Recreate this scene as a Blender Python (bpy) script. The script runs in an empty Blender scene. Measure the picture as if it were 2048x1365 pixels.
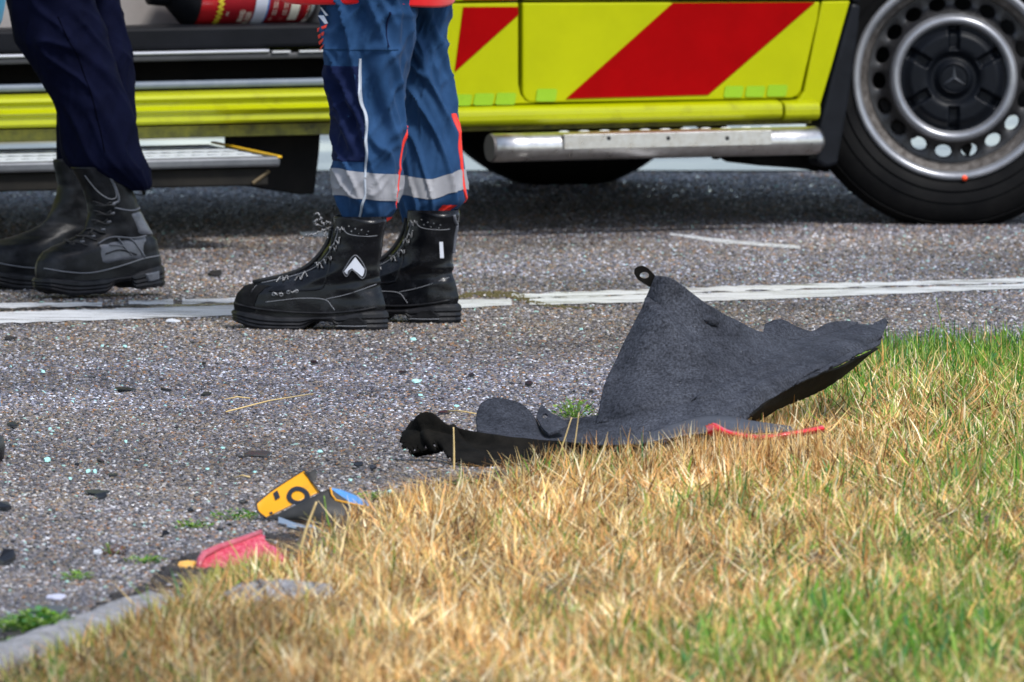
import bpy, bmesh, math, random
import numpy as np
from mathutils import Vector, Matrix, noise
random.seed(7); rng = np.random.default_rng(7)
SC = bpy.context.scene
COL = SC.collection
R = math.radians

# ------------------------------------------------------------------ camera
CAM_H = 2.24; LENS = 654.0; FPX = LENS/36*2048
PITCH = math.atan(2310.0/FPX)
cd = bpy.data.cameras.new('camera'); cam = bpy.data.objects.new('camera', cd); COL.objects.link(cam)
cd.lens = LENS; cd.sensor_width = 36; cd.clip_start = 0.5; cd.clip_end = 3000
cam.location = (0, 0, CAM_H); cam.rotation_euler = (math.pi/2-PITCH, 0, 0)
cd.dof.use_dof = True; cd.dof.focus_distance = 34.3; cd.dof.aperture_fstop = 17.0
SC.camera = cam

# ------------------------------------------------------------------ light: overcast, damp day
SUN_EL, SUN_AZ = R(52), R(145)          # azimuth clockwise from +Y: behind the camera, to its right
w = bpy.data.worlds.new('World'); SC.world = w; w.use_nodes = True
nt = w.node_tree; nt.nodes.clear()
sky = nt.nodes.new('ShaderNodeTexSky'); sky.sky_type = 'NISHITA'; sky.sun_disc = False
sky.sun_elevation = SUN_EL; sky.sun_rotation = SUN_AZ; sky.dust_density = 0.8; sky.air_density = 1.0; sky.ozone_density = 1.0
hs = nt.nodes.new('ShaderNodeHueSaturation'); hs.inputs['Saturation'].default_value = 0.75
bg = nt.nodes.new('ShaderNodeBackground'); bg.inputs['Strength'].default_value = 0.085
wo = nt.nodes.new('ShaderNodeOutputWorld')
nt.links.new(sky.outputs[0], hs.inputs['Color']); nt.links.new(hs.outputs[0], bg.inputs[0]); nt.links.new(bg.outputs[0], wo.inputs[0])
sl = bpy.data.lights.new('sun', 'SUN'); sl.energy = 1.5; sl.angle = R(11); sl.color = (1, .975, .94)
so = bpy.data.objects.new('sun', sl); COL.objects.link(so)
sdir = Vector((math.sin(SUN_AZ)*math.cos(SUN_EL), math.cos(SUN_AZ)*math.cos(SUN_EL), math.sin(SUN_EL)))
so.rotation_euler = sdir.to_track_quat('Z', 'Y').to_euler()
so.location = (0, 20, 30)
SC.view_settings.view_transform = 'Standard'; SC.view_settings.look = 'None'
SC.view_settings.exposure = 1.38; SC.view_settings.gamma = 1
SC.view_settings.use_curve_mapping = False
SC.cycles.use_denoising = True; SC.cycles.denoiser = 'OPENIMAGEDENOISE'; SC.cycles.denoising_input_passes = 'RGB_ALBEDO_NORMAL'; SC.cycles.denoising_prefilter = 'ACCURATE'
SC.cycles.max_bounces = 8; SC.cycles.transparent_max_bounces = 12

# ------------------------------------------------------------------ measuring: a point of the photo to a point of the place
CP = Vector((0, 0, CAM_H)); FW = Vector((0, math.cos(PITCH), -math.sin(PITCH))); UP = Vector((0, math.sin(PITCH), math.cos(PITCH)))
def ray(px, py): return FW + Vector((1, 0, 0))*((px-1024)/FPX) + UP*((682.5-py)/FPX)
def D(px, py, d): r = ray(px, py); return CP + r*(d/r.y)
def G(px, py, z=0.0): r = ray(px, py); return CP + r*((z-CAM_H)/r.z)
def PX(p):
    q = Vector(p)-CP; k = q.dot(FW); return (1024+FPX*q.x/k, 682.5-FPX*q.dot(UP)/k)

# ------------------------------------------------------------------ mesh helpers
class MB:
    def __init__(s): s.v = []; s.f = []
    def add(s, vs, fs):
        o = len(s.v); s.v += [tuple(x) for x in vs]; s.f += [tuple(i+o for i in f) for f in fs]; return o
    def box(s, a, b):
        (x0, y0, z0), (x1, y1, z1) = a, b
        s.add([(x0,y0,z0),(x1,y0,z0),(x1,y1,z0),(x0,y1,z0),(x0,y0,z1),(x1,y0,z1),(x1,y1,z1),(x0,y1,z1)],
              [(0,3,2,1),(4,5,6,7),(0,1,5,4),(1,2,6,5),(2,3,7,6),(3,0,4,7)]); return s
    def prism(s, pts, y0, y1):          # pts in (x,z), extruded along y
        n = len(pts)
        s.add([(x, y0, z) for x, z in pts]+[(x, y1, z) for x, z in pts],
              [tuple(range(n)), tuple(range(2*n-1, n-1, -1))]+[(i, i+n, (i+1) % n+n, (i+1) % n) for i in range(n)]); return s
    def extr(s, prof, x0, x1, cap=True):   # profile in (y,z), extruded along x
        n = len(prof)
        fs = [(i, (i+1) % n, (i+1) % n+n, i+n) for i in range(n)]
        if cap: fs += [tuple(range(n-1, -1, -1)), tuple(range(n, 2*n))]
        s.add([(x0, y, z) for y, z in prof]+[(x1, y, z) for y, z in prof], fs); return s
    def tube(s, pts, r, n=8, cap=True):
        pts = [Vector(p) for p in pts]; m = len(pts)
        rs = r if isinstance(r, (list, tuple)) else [r]*m
        vs = []; fs = []; ref = None
        for i, p in enumerate(pts):
            t = (pts[min(i+1, m-1)]-pts[max(i-1, 0)]).normalized()
            if ref is None:
                ref = Vector((0, 0, 1)) if abs(t.z) < .9 else Vector((1, 0, 0))
            a = t.cross(ref).normalized(); b = a.cross(t).normalized(); ref = b
            for k in range(n):
                an = 2*math.pi*k/n; vs.append(p+a*(rs[i]*math.cos(an))+b*(rs[i]*math.sin(an)))
        for i in range(m-1):
            for k in range(n):
                fs.append((i*n+k, i*n+(k+1) % n, (i+1)*n+(k+1) % n, (i+1)*n+k))
        if cap: fs += [tuple(range(n-1, -1, -1)), tuple((m-1)*n+k for k in range(n))]
        s.add(vs, fs); return s
    def lathe(s, prof, n=64, closed=False, disp=None, zflat=None):   # prof of (r,y): axis along y
        m = len(prof); vs = []; fs = []
        for i, (r, y) in enumerate(prof):
            for k in range(n):
                a = 2*math.pi*k/n
                dy = disp(r, a) if disp else 0
                z = r*math.sin(a)
                if zflat is not None: z = max(z, zflat)
                vs.append((r*math.cos(a), y+dy, z))
        for i in range(m if closed else m-1):
            j = (i+1) % m
            for k in range(n): fs.append((i*n+k, i*n+(k+1) % n, j*n+(k+1) % n, j*n+k))
        s.add(vs, fs); return s
    def grid(s, P, wrapu=False, wrapv=False):     # P[i][j] points
        ni, nj = len(P), len(P[0]); fs = []
        for i in range(ni if wrapu else ni-1):
            for j in range(nj if wrapv else nj-1):
                a, b = (i+1) % ni, (j+1) % nj
                fs.append((i*nj+j, a*nj+j, a*nj+b, i*nj+b))
        s.add([p for row in P for p in row], fs); return s
    def build(s, name, m=None, parent=None, smooth=False, bevel=0, solid=0, loc=None, flipfix=True, segs=2):
        me = bpy.data.meshes.new(name); me.from_pydata([tuple(v) for v in s.v], [], s.f)
        if flipfix:
            bm = bmesh.new(); bm.from_mesh(me); bmesh.ops.recalc_face_normals(bm, faces=bm.faces[:]); bm.to_mesh(me); bm.free()
        if m: me.materials.append(m)
        if smooth: me.polygons.foreach_set('use_smooth', [True]*len(me.polygons))
        o = bpy.data.objects.new(name, me); COL.objects.link(o)
        if parent: o.parent = parent
        if loc is not None: o.location = loc
        if solid:
            q = o.modifiers.new('solid', 'SOLIDIFY'); q.thickness = solid; q.offset = 0
        if bevel:
            q = o.modifiers.new('bevel', 'BEVEL'); q.width = bevel; q.segments = segs; q.limit_method = 'ANGLE'; q.angle_limit = R(35)
        return o
def tag(o, label=None, cat=None, group=None, kind=None):
    if label: o['label'] = label
    if cat: o['category'] = cat
    if group: o['group'] = group
    if kind: o['kind'] = kind
    return o
def empty(name, loc=(0, 0, 0), rz=0):
    o = bpy.data.objects.new(name, None); COL.objects.link(o); o.location = loc; o.rotation_euler = (0, 0, rz); o.empty_display_size = .1; return o
def rel(pts, o): return [Vector(p)-Vector(o) for p in pts]
def cr(p0, p1, p2, p3, t): return .5*((2*p1)+(p2-p0)*t+(2*p0-5*p1+4*p2-p3)*t*t+(3*p1-p0-3*p2+p3)*t*t*t)
def spline(ctrl, n):
    A = np.array(ctrl, float); m = len(A); out = []
    for k in range(n):
        x = k/(n-1)*(m-1); i = min(int(x), m-2); t = x-i
        p1, p2 = A[i], A[i+1]
        p0 = A[i-1] if i > 0 else 2*p1-p2
        p3 = A[i+2] if i+2 < m else 2*p2-p1
        out.append(cr(p0, p1, p2, p3, t))
    return np.array(out)
def cgrid(ctrl, nu, nv):          # rows of control points to a smooth grid
    rows = [spline(r, nv) for r in ctrl]
    cols = [spline([rows[i][j] for i in range(len(rows))], nu) for j in range(nv)]
    return [[cols[j][i] for j in range(nv)] for i in range(nu)]
def interp(x, xs, ys): return float(np.interp(x, xs, ys))
def sstep(a, b, x): t = min(1, max(0, (x-a)/(b-a))); return t*t*(3-2*t)

# ------------------------------------------------------------------ materials
def nodemat(name):
    m = bpy.data.materials.new(name); m.use_nodes = True; nt = m.node_tree; nt.nodes.clear()
    o = nt.nodes.new('ShaderNodeOutputMaterial'); p = nt.nodes.new('ShaderNodeBsdfPrincipled'); nt.links.new(p.outputs[0], o.inputs[0])
    return m, nt, p
def mat(name, c, rough=.5, metal=0, c2=None, vs=30, bump=0, bs=200, coat=0, spec=.5, rvar=0, dist=.002, alpha=1, vmin=.35, vmax=.65, detail=6, trans=0):
    m, nt, p = nodemat(name); L = nt.links.new
    p.inputs['Base Color'].default_value = (*c, 1); p.inputs['Roughness'].default_value = rough; p.inputs['Metallic'].default_value = metal
    p.inputs['Coat Weight'].default_value = coat; p.inputs['Coat Roughness'].default_value = .08; p.inputs['Specular IOR Level'].default_value = spec
    p.inputs['Transmission Weight'].default_value = trans
    tc = nt.nodes.new('ShaderNodeTexCoord')
    if c2:
        n = nt.nodes.new('ShaderNodeTexNoise'); n.inputs['Scale'].default_value = vs; n.inputs['Detail'].default_value = detail; n.inputs['Roughness'].default_value = .65
        L(tc.outputs['Object'], n.inputs['Vector'])
        r = nt.nodes.new('ShaderNodeValToRGB'); r.color_ramp.elements[0].position = vmin; r.color_ramp.elements[1].position = vmax
        r.color_ramp.elements[0].color = (*c, 1); r.color_ramp.elements[1].color = (*c2, 1)
        L(n.outputs[0], r.inputs[0]); L(r.outputs[0], p.inputs['Base Color'])
        if rvar:
            q = nt.nodes.new('ShaderNodeMath'); q.operation = 'MULTIPLY_ADD'; q.inputs[1].default_value = rvar; q.inputs[2].default_value = rough-rvar/2
            L(n.outputs[0], q.inputs[0]); L(q.outputs[0], p.inputs['Roughness'])
    if bump:
        n = nt.nodes.new('ShaderNodeTexNoise'); n.inputs['Scale'].default_value = bs; n.inputs['Detail'].default_value = 5
        L(tc.outputs['Object'], n.inputs['Vector'])
        b = nt.nodes.new('ShaderNodeBump'); b.inputs['Strength'].default_value = bump; b.inputs['Distance'].default_value = dist
        L(n.outputs[0], b.inputs['Height']); L(b.outputs[0], p.inputs['Normal'])
    return m
# ------------------------------------------------------------------ the setting: ground, road, markings, verge
RA = R(29)                                  # the road's heading against the picture plane
RD = Vector((math.cos(RA), math.sin(RA), 0)); RN = Vector((-math.sin(RA), math.cos(RA), 0))
def rq(p): return Vector(p).dot(RN)
Q_FAR = rq(G(150, 284)); Q_NEAR = 23.5
def sheet(name, pts, m, kind='structure', parent=None):
    b = MB(); b.add(pts, [tuple(range(len(pts)))]); o = b.build(name, m, parent)
    if kind and not parent: o['kind'] = kind
    return o
M_SOIL = mat('soil', (.09, .06, .03), .95, c2=(.16, .12, .05), vs=3, bump=.6, bs=20, dist=.02)
ground = sheet('ground', [(-900, -600, -.03), (900, -600, -.03), (900, 1500, -.03), (-900, 1500, -.03)], M_SOIL)

# asphalt binder under the chippings
def asphalt():
    m, nt, p = nodemat('asphalt'); L = nt.links.new
    tc = nt.nodes.new('ShaderNodeTexCoord')
    n1 = nt.nodes.new('ShaderNodeTexNoise'); n1.inputs['Scale'].default_value = 1.6; n1.inputs['Detail'].default_value = 5
    n2 = nt.nodes.new('ShaderNodeTexVoronoi'); n2.inputs['Scale'].default_value = 130
    L(tc.outputs['Object'], n1.inputs[0]); L(tc.outputs['Object'], n2.inputs[0])
    r = nt.nodes.new('ShaderNodeValToRGB'); r.color_ramp.elements[0].color = (.018, .018, .020, 1); r.color_ramp.elements[1].color = (.04, .038, .041, 1)
    L(n1.outputs[0], r.inputs[0]); L(r.outputs[0], p.inputs['Base Color'])
    rr = nt.nodes.new('ShaderNodeMapRange'); rr.inputs[1].default_value = .35; rr.inputs[2].default_value = .65; rr.inputs[3].default_value = .10; rr.inputs[4].default_value = .30
    L(n1.outputs[0], rr.inputs[0]); L(rr.outputs[0], p.inputs['Roughness'])
    b = nt.nodes.new('ShaderNodeBump'); b.inputs['Strength'].default_value = .12; b.inputs['Distance'].default_value = .001
    L(n2.outputs[0], b.inputs['Height']); L(b.outputs[0], p.inputs['Normal'])
    return m
M_ASPH = asphalt()
def strip(q0, q1, s0, s1, z): return [RD*s0+RN*q0+Vector((0, 0, z)), RD*s1+RN*q0+Vector((0, 0, z)), RD*s1+RN*q1+Vector((0, 0, z)), RD*s0+RN*q1+Vector((0, 0, z))]
road = sheet('road', strip(Q_NEAR, Q_FAR, -300, 500, 0), M_ASPH)

# verge edge: where the grass roots begin, in photo points
EDGE = [(-1200, 1580), (-400, 1470), (-100, 1400), (60, 1350), (210, 1290), (330, 1235), (400, 1190), (440, 1160), (560, 1142), (640, 1095), (760, 1042), (860, 1008), (1000, 975), (1150, 945), (1290, 925),
        (1420, 890), (1520, 835), (1620, 775), (1740, 732), (1880, 722), (2048, 712), (2400, 690), (3200, 640)]
EX = [e[0] for e in EDGE]; EY = [e[1] for e in EDGE]
def yedge(px): return np.interp(px, EX, EY)
def vbump(x, y): return .016*noise.noise(Vector((x*3.2, y*1.1, 0)))+.010*noise.noise(Vector((x*8, y*2.6, 4)))
b = MB(); P = []
cols = np.linspace(-1200, 3200, 240)
for k in range(90):
    row = []
    for cx in cols:
        t = (k/89)**1.6
        ye = yedge(cx)-4+9*noise.noise(Vector((cx*.012, 0, 3)))-(34+44*noise.noise(Vector((cx*.017, 4, 1)))+16*noise.noise(Vector((cx*.06, 9, 1))))*np.interp(cx, [150, 330, 800, 1150, 1350], [0, 1.3, 1.1, .7, 0])
        py = ye+t*(1900-ye)
        z = .0022+.0158*sstep(0, .06, t)+.02*sstep(.03, .5, t)
        g = G(cx, py); z += vbump(g.x, g.y)*sstep(0, .05, t)
        row.append((g.x, g.y, z))
    P.append(row)
b.grid(P)
verge = b.build('verge', mat('thatch_soil', (.05, .036, .022), .95, c2=(.20, .14, .07), vs=14, bump=.8, bs=60, dist=.02, vmin=.3, vmax=.7), smooth=True); verge['kind'] = 'structure'
def verge_z(t): return .0022+.0158*sstep(0, .06, t)+.02*sstep(.03, .5, t)

# far verge beyond the road
b = MB(); P = []
for k in range(14):
    row = []
    for j in range(120):
        s = -12+j*.35; q = Q_FAR-.02+k*.25
        p = RD*s+RN*q; row.append((p.x, p.y, -.02+.06*sstep(0, 2, k*.25+.2)+.02*noise.noise(Vector((p.x*2, p.y*2, 5)))))
    P.append(row)
b.grid(P); fv = b.build('far_verge', mat('far_grass_soil', (.11, .10, .03), .95, c2=(.22, .18, .06), vs=6), smooth=True); fv['kind'] = 'structure'

# painted edge line, worn and doubled
def paint(name, seed):
    m, nt, p = nodemat(name); L = nt.links.new
    tc = nt.nodes.new('ShaderNodeTexCoord'); mp = nt.nodes.new('ShaderNodeMapping'); mp.inputs['Rotation'].default_value = (0, 0, -RA); mp.inputs['Scale'].default_value = (5, 40, 1); mp.inputs['Location'].default_value = (seed, seed, 0)
    L(tc.outputs['Object'], mp.inputs[0])
    n = nt.nodes.new('ShaderNodeTexNoise'); n.inputs['Scale'].default_value = 1.0; n.inputs['Detail'].default_value = 7; n.inputs['Roughness'].default_value = .7; L(mp.outputs[0], n.inputs[0])
    r = nt.nodes.new('ShaderNodeValToRGB'); r.color_ramp.elements[0].position = .40; r.color_ramp.elements[1].position = .50
    r.color_ramp.elements[0].color = (.10, .095, .09, 1); r.color_ramp.elements[1].color = (.70, .71, .73, 1)
    L(n.outputs[0], r.inputs[0]); L(r.outputs[0], p.inputs['Base Color']); p.inputs['Roughness'].default_value = .38
    b = nt.nodes.new('ShaderNodeBump'); b.inputs['Strength'].default_value = .3; b.inputs['Distance'].default_value = .002
    L(n.outputs[0], b.inputs['Height']); L(b.outputs[0], p.inputs['Normal'])
    return m
def line_strip(name, top, bot, z, m, seed, jit=3.0, n=220, gaps=()):
    """a painted band between two polylines of photo points, with a ragged edge"""
    b = MB(); vs = []; fs = []
    xs = np.linspace(top[0][0], top[-1][0], n)
    for i, x in enumerate(xs):
        yt = interp(x, [p[0] for p in top], [p[1] for p in top]); yb = interp(x, [p[0] for p in bot], [p[1] for p in bot])
        yt += jit*noise.noise(Vector((x*.03, seed, 0)))+jit*.7*noise.noise(Vector((x*.11, seed, 2)))
        yb += jit*noise.noise(Vector((x*.03, seed, 9)))+jit*.7*noise.noise(Vector((x*.13, seed, 5)))
        mid = (yt+yb)/2; h = max(.15, (yb-yt)/2)
        vs += [G(x, mid-h, z), G(x, mid+h, z)]
        if i and not any(a < x < c for a, c in gaps): fs.append((2*i-2, 2*i, 2*i+1, 2*i-1))
    b.add(vs, fs); return b.build(name, m, road)
line_strip('edge_line', [(-900, 660), (0, 624), (470, 611), (920, 599), (1050, 598), (1500, 583), (2048, 568), (3000, 542)], [(-900, 684), (0, 647), (470, 631), (920, 616), (1045, 610), (1500, 600), (2048, 577), (3000, 552)], .0042, paint('line_paint', 1.3), 1.1, 2.2, gaps=[(1030, 1062)])
line_strip('older_edge_line', [(-900, 646), (0, 607), (200, 604), (470, 596), (940, 588), (1100, 586), (1500, 571), (2048, 556), (3000, 530)], [(-900, 655), (0, 615), (200, 612), (470, 605), (960, 594), (1100, 596), (1500, 581), (2048, 565), (3000, 539)], .0040, paint('old_line_paint', 7.7), 4.2, 3.2, gaps=[(930, 1040), (220, 262), (350, 372)])
line_strip('paint_streak', [(1340, 466), (1440, 478), (1600, 492)], [(1340, 470), (1440, 486), (1600, 498)], .0034, paint('streak_paint', 3.7), 6.1, 1.2, n=40)
line_strip('bitumen_seam', [(-900, 656), (0, 617), (470, 606)], [(-900, 659), (0, 622), (470, 610)], .0036, mat('bitumen', (.01, .01, .011), .25), 8.1, 1.2, n=90)

# chippings set in the binder: an uncountable scatter of real stones
def stone_mat():
    m, nt, p = nodemat('chippings'); L = nt.links.new
    oi = nt.nodes.new('ShaderNodeObjectInfo'); r = nt.nodes.new('ShaderNodeValToRGB'); r.color_ramp.interpolation = 'CONSTANT'
    cols = [(.03, .029, .03), (.075, .07, .073), (.11, .10, .10), (.17, .135, .095), (.13, .125, .145), (.21, .17, .125), (.30, .295, .32), (.19, .185, .20), (.27, .14, .06), (.09, .055, .04), (.52, .53, .55), (.05, .05, .056), (.30, .52, .47)]
    pos = [0, .14, .28, .42, .53, .63, .71, .77, .84, .875, .915, .95, .992]
    el = r.color_ramp.elements
    while len(el) < len(cols): el.new(.5)
    for e, q, c in zip(el, pos, cols): e.position = q; e.color = (*c, 1)
    L(oi.outputs['Random'], r.inputs[0])
    g = nt.nodes.new('ShaderNodeNewGeometry'); n = nt.nodes.new('ShaderNodeTexNoise'); n.inputs['Scale'].default_value = 1.1; n.inputs['Detail'].default_value = 4; L(g.outputs['Position'], n.inputs[0])
    mr = nt.nodes.new('ShaderNodeMapRange'); mr.inputs[1].default_value = .3; mr.inputs[2].default_value = .7; mr.inputs[3].default_value = .62; mr.inputs[4].default_value = 1.45; L(n.outputs[0], mr.inputs[0])
    mx = nt.nodes.new('ShaderNodeVectorMath'); mx.operation = 'SCALE'; L(r.outputs[0], mx.inputs[0]); L(mr.outputs[0], mx.inputs['Scale'])
    n2 = nt.nodes.new('ShaderNodeTexNoise'); n2.inputs['Scale'].default_value = .45; n2.inputs['Detail'].default_value = 3; L(g.outputs['Position'], n2.inputs[0])
    tr = nt.nodes.new('ShaderNodeValToRGB'); tr.color_ramp.elements[0].position = .38; tr.color_ramp.elements[1].position = .62; tr.color_ramp.elements[0].color = (1.04, .98, .90, 1); tr.color_ramp.elements[1].color = (.97, .985, 1.09, 1); L(n2.outputs[0], tr.inputs[0])
    tm = nt.nodes.new('ShaderNodeVectorMath'); tm.operation = 'MULTIPLY'; L(mx.outputs[0], tm.inputs[0]); L(tr.outputs[0], tm.inputs[1]); L(tm.outputs[0], p.inputs['Base Color'])
    p.inputs['Roughness'].default_value = .33
    return m
def scatter(name, pts_faces, density, smin, smax, m, seed, parent=None, sub=1):
    b = MB(); b.add(*pts_faces); o = b.build(name, m, parent)
    ng = bpy.data.node_groups.new(name+'_scatter', 'GeometryNodeTree')
    ng.interface.new_socket('Geometry', in_out='INPUT', socket_type='NodeSocketGeometry'); ng.interface.new_socket('Geometry', in_out='OUTPUT', socket_type='NodeSocketGeometry')
    N = ng.nodes.new; L = ng.links.new
    gi = N('NodeGroupInput'); go = N('NodeGroupOutput'); dp = N('GeometryNodeDistributePointsOnFaces'); dp.inputs['Density'].default_value = density; dp.inputs['Seed'].default_value = seed
    ico = N('GeometryNodeMeshIcoSphere'); ico.inputs['Radius'].default_value = 1; ico.inputs['Subdivisions'].default_value = sub
    sm = N('GeometryNodeSetMaterial'); sm.inputs['Material'].default_value = m
    ip = N('GeometryNodeInstanceOnPoints'); rs = N('FunctionNodeRandomValue'); rs.data_type = 'FLOAT_VECTOR'; rs.inputs[0].default_value = smin; rs.inputs[1].default_value = smax
    rr = N('FunctionNodeRandomValue'); rr.data_type = 'FLOAT_VECTOR'; rr.inputs[0].default_value = (-.35, -.35, 0); rr.inputs[1].default_value = (.35, .35, 6.28)
    L(gi.outputs[0], dp.inputs[0]); L(ico.outputs[0], sm.inputs[0]); L(dp.outputs[0], ip.inputs['Points']); L(sm.outputs[0], ip.inputs['Instance']); L(rs.outputs[0], ip.inputs['Scale']); L(rr.outputs[0], ip.inputs['Rotation']); L(ip.outputs[0], go.inputs[0])
    md = o.modifiers.new('scatter', 'NODES'); md.node_group = ng
    o['kind'] = 'stuff'; return o
def road_cells(x0, x1, y0, y1, z, nx=60, ny=60):
    vs = []; fs = []
    for j in range(ny+1):
        for i in range(nx+1):
            g = G(x0+(x1-x0)*i/nx, y0+(y1-y0)*j/ny, z); vs.append(tuple(g))
    for j in range(ny):
        for i in range(nx):
            cx = x0+(x1-x0)*(i+.5)/nx; cy = y0+(y1-y0)*(j+.5)/ny
            if cy > yedge(cx)+25: continue
            if G(cx, cy).dot(RN) > Q_FAR: continue
            fs.append((j*(nx+1)+i, j*(nx+1)+i+1, (j+1)*(nx+1)+i+1, (j+1)*(nx+1)+i))
    return vs, fs
M_STONE = stone_mat()
scatter('chippings', road_cells(-220, 2280, 395, 1330, .0008), 17500, (.0023, .0022, .0014), (.0060, .0054, .0039), M_STONE, 3, road)
scatter('far_chippings', road_cells(-220, 2280, 346, 395, .0008), 5000, (.004, .004, .0016), (.0075, .007, .0036), M_STONE, 5, road)

def band_cells(top, bot, z, n=40, jit=3, seed=0):
    vs = []; fs = []
    for i, x in enumerate(np.linspace(top[0][0], top[-1][0], n)):
        yt = interp(x, [p[0] for p in top], [p[1] for p in top])+jit*noise.noise(Vector((x*.05, seed, 0))); yb = interp(x, [p[0] for p in bot], [p[1] for p in bot])+jit*noise.noise(Vector((x*.05, seed, 7)))
        vs += [tuple(G(x, yt, z)), tuple(G(x, max(yb, yt+.5), z))]
        if i: fs.append((2*i-2, 2*i, 2*i+1, 2*i-1))
    return vs, fs
scatter('moss', band_cells([(905, 594), (960, 584), (1000, 582), (1045, 588), (1062, 602), (1100, 610), (1190, 618)], [(905, 599), (960, 594), (1000, 595), (1045, 602), (1062, 609), (1100, 615), (1190, 620)], .003), 9000, (.002, .002, .0015), (.005, .005, .004), mat('moss_clump', (.045, .04, .010), .95, c2=(.13, .105, .035), vs=40), 21, road)
# rain water standing on the far lane
wb = MB(); P = []
for i in range(40):
    px = -900+i*100; yt = 300+10*noise.noise(Vector((px*.004, 1, 0))); yb = 341+5*noise.noise(Vector((px*.01, 2, 0)))
    P.append([tuple(G(px, yb, .0045)), tuple(G(px, (yt+yb)/2, .0045)), tuple(G(px, yt, .0045))])
wb.grid(P); wt = wb.build('rain_water', mat('rain_water_film', (.05, .055, .06), .24, spec=.5, c2=(.03, .035, .045), vs=3, rvar=.16, bump=.12, bs=12, dist=.002)); wt['kind'] = 'structure'
# ------------------------------------------------------------------ the ambulance
TH = R(24)
VO = G(1907, 452)                                   # where the near front tyre stands
VA = Vector((math.cos(TH), math.sin(TH), 0)); VI = Vector((-math.sin(TH), math.cos(TH), 0))
def V(px, py, off=0.0):                             # a photo point on a plane of the van's side: (along, up)
    r = ray(px, py); t = (VO+VI*off-CP).dot(VI)/r.dot(VI); p = CP+r*t; return ((p-VO).dot(VA), p.z)
def VZ(px, py, off=0.0): return V(px, py, off)[1]
def VU(px, py, off=0.0): return V(px, py, off)[0]
van = empty('ambulance', VO, TH)
tag(van, 'yellow ambulance van with red diagonal stripes and open side door', 'ambulance')

M_YEL = mat('yellow_paint', (.33, .35, .0006), .32, c2=(.37, .385, .0008), vs=6, coat=.03, spec=.10, bump=.05, bs=9, dist=.004)
M_YELD = mat('grimy_yellow', (.30, .29, .02), .6, c2=(.04, .04, .015), vs=22, vmin=.3, vmax=.7)
M_RED = mat('red_film', (.24, .0002, .0008), .5, c2=(.275, .0003, .001), vs=9, spec=.04)
M_LIME = mat('lime_reflector', (.22, .40, .005), .4, spec=.3, c2=(.26, .45, .01), vs=300, bump=.5, bs=900)
M_BLK = mat('black_plastic', (.005, .0055, .007), .5, spec=.1, c2=(.010, .0105, .013), vs=12, bump=.2, bs=400)
M_GAP = mat('rubber_seal', (.006, .006, .007), .7)
M_UND = mat('underbody', (.004, .004, .0045), .8, spec=.2, c2=(.009, .008, .0075), vs=15)
M_STEEL = mat('brushed_steel', (.50, .47, .44), .30, 1, c2=(.62, .60, .58), vs=60, rvar=.2, bump=.08, bs=500)
M_ALU = mat('aluminium', (.66, .70, .76), .45, .25, c2=(.78, .81, .86), vs=40)
M_GREY = mat('grey_interior', (.22, .20, .19), .6, c2=(.27, .245, .23), vs=8)
M_RAIL = mat('slate_rail', (.10, .125, .165), .4, c2=(.14, .165, .2), vs=20)
M_WARN = mat('yellow_edge', (.75, .42, .01), .5)
M_RUB = mat('tyre_rubber', (.0035, .0035, .004), .6, c2=(.008, .0078, .0078), vs=10, bump=.15, bs=120, spec=.07)
M_RIM = mat('rim_grey', (.22, .225, .245), .32, .5, c2=(.33, .335, .355), vs=14)
M_RIMD = mat('rim_dark', (.015, .015, .0175), .45, .2, c2=(.03, .029, .03), vs=14)
M_CAP = mat('cap_plastic', (.004, .005, .0075), .42, spec=.13, c2=(.005, .0062, .009), vs=20, bump=.15, bs=500)
M_RUST = mat('grimy_steel', (.06, .052, .046), .6, .3, c2=(.17, .155, .145), vs=60)

U = lambda px, py: VU(px, py)
zs_t = VZ(1250, 204); zs_b = VZ(1250, 246)          # sill top and bottom
z_seam = VZ(1250, 3.5)
u_open = VU(880, 120); u_left = VU(-900, 120)
u_doorL, u_doorR = VU(1041, 100), VU(1640, 3)
z_top = 1.05
# door: lower skin under the seam, rounded lower left corner, front edge raked along the arch
def px_poly(pts, off=0): return [V(x, y, off) for x, y in pts]
door = MB()
arc = [(1044+22*(1-math.cos(a)), 184+22*math.sin(a)) for a in np.linspace(0, math.pi/2, 7)]
dl = [(1044, 6)]+arc+[(1250, 203.5), (1500, 199), (1582, 197), (1594, 192), (1601, 182), (1634, 40), (1639, 4)]
door.prism(px_poly(dl), -.004, .03); d_lo = door.build('front_door', M_YEL, van, bevel=.004)
door = MB(); zt = [(1044, 0.5), (1639, -1.5), (1650, -180), (1044, -175)]
door.prism(px_poly(zt), -.006, .03); door.build('front_door_upper_skin', M_YEL, van, bevel=.004)
# dark backing seen in the gaps
MB().prism(px_poly([(1020, -180), (1665, -180), (1648, 5), (1606, 196), (1585, 204), (1020, 214)]), .034, .05).build('door_seal', M_GAP, van)
# pillar panel behind the door
pl = [(882, 8), (1036, 6), (1036, 170), (1041, 190), (1052, 203), (1075, 207), (882, 213)]
MB().prism(px_poly(pl), -.002, .032).build('pillar_panel', M_YEL, van, bevel=.003)
MB().prism(px_poly([(882, 3), (1036, 1), (1036, -175), (882, -170)]), -.002, .032).build('pillar_panel', M_YEL, van, bevel=.003)
MB().prism(px_poly([(890, 8), (902, 8), (899, 40), (885, 130), (882, 130)]), -.012, 0).build('pillar_flange', M_YEL, van, bevel=.004)
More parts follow.
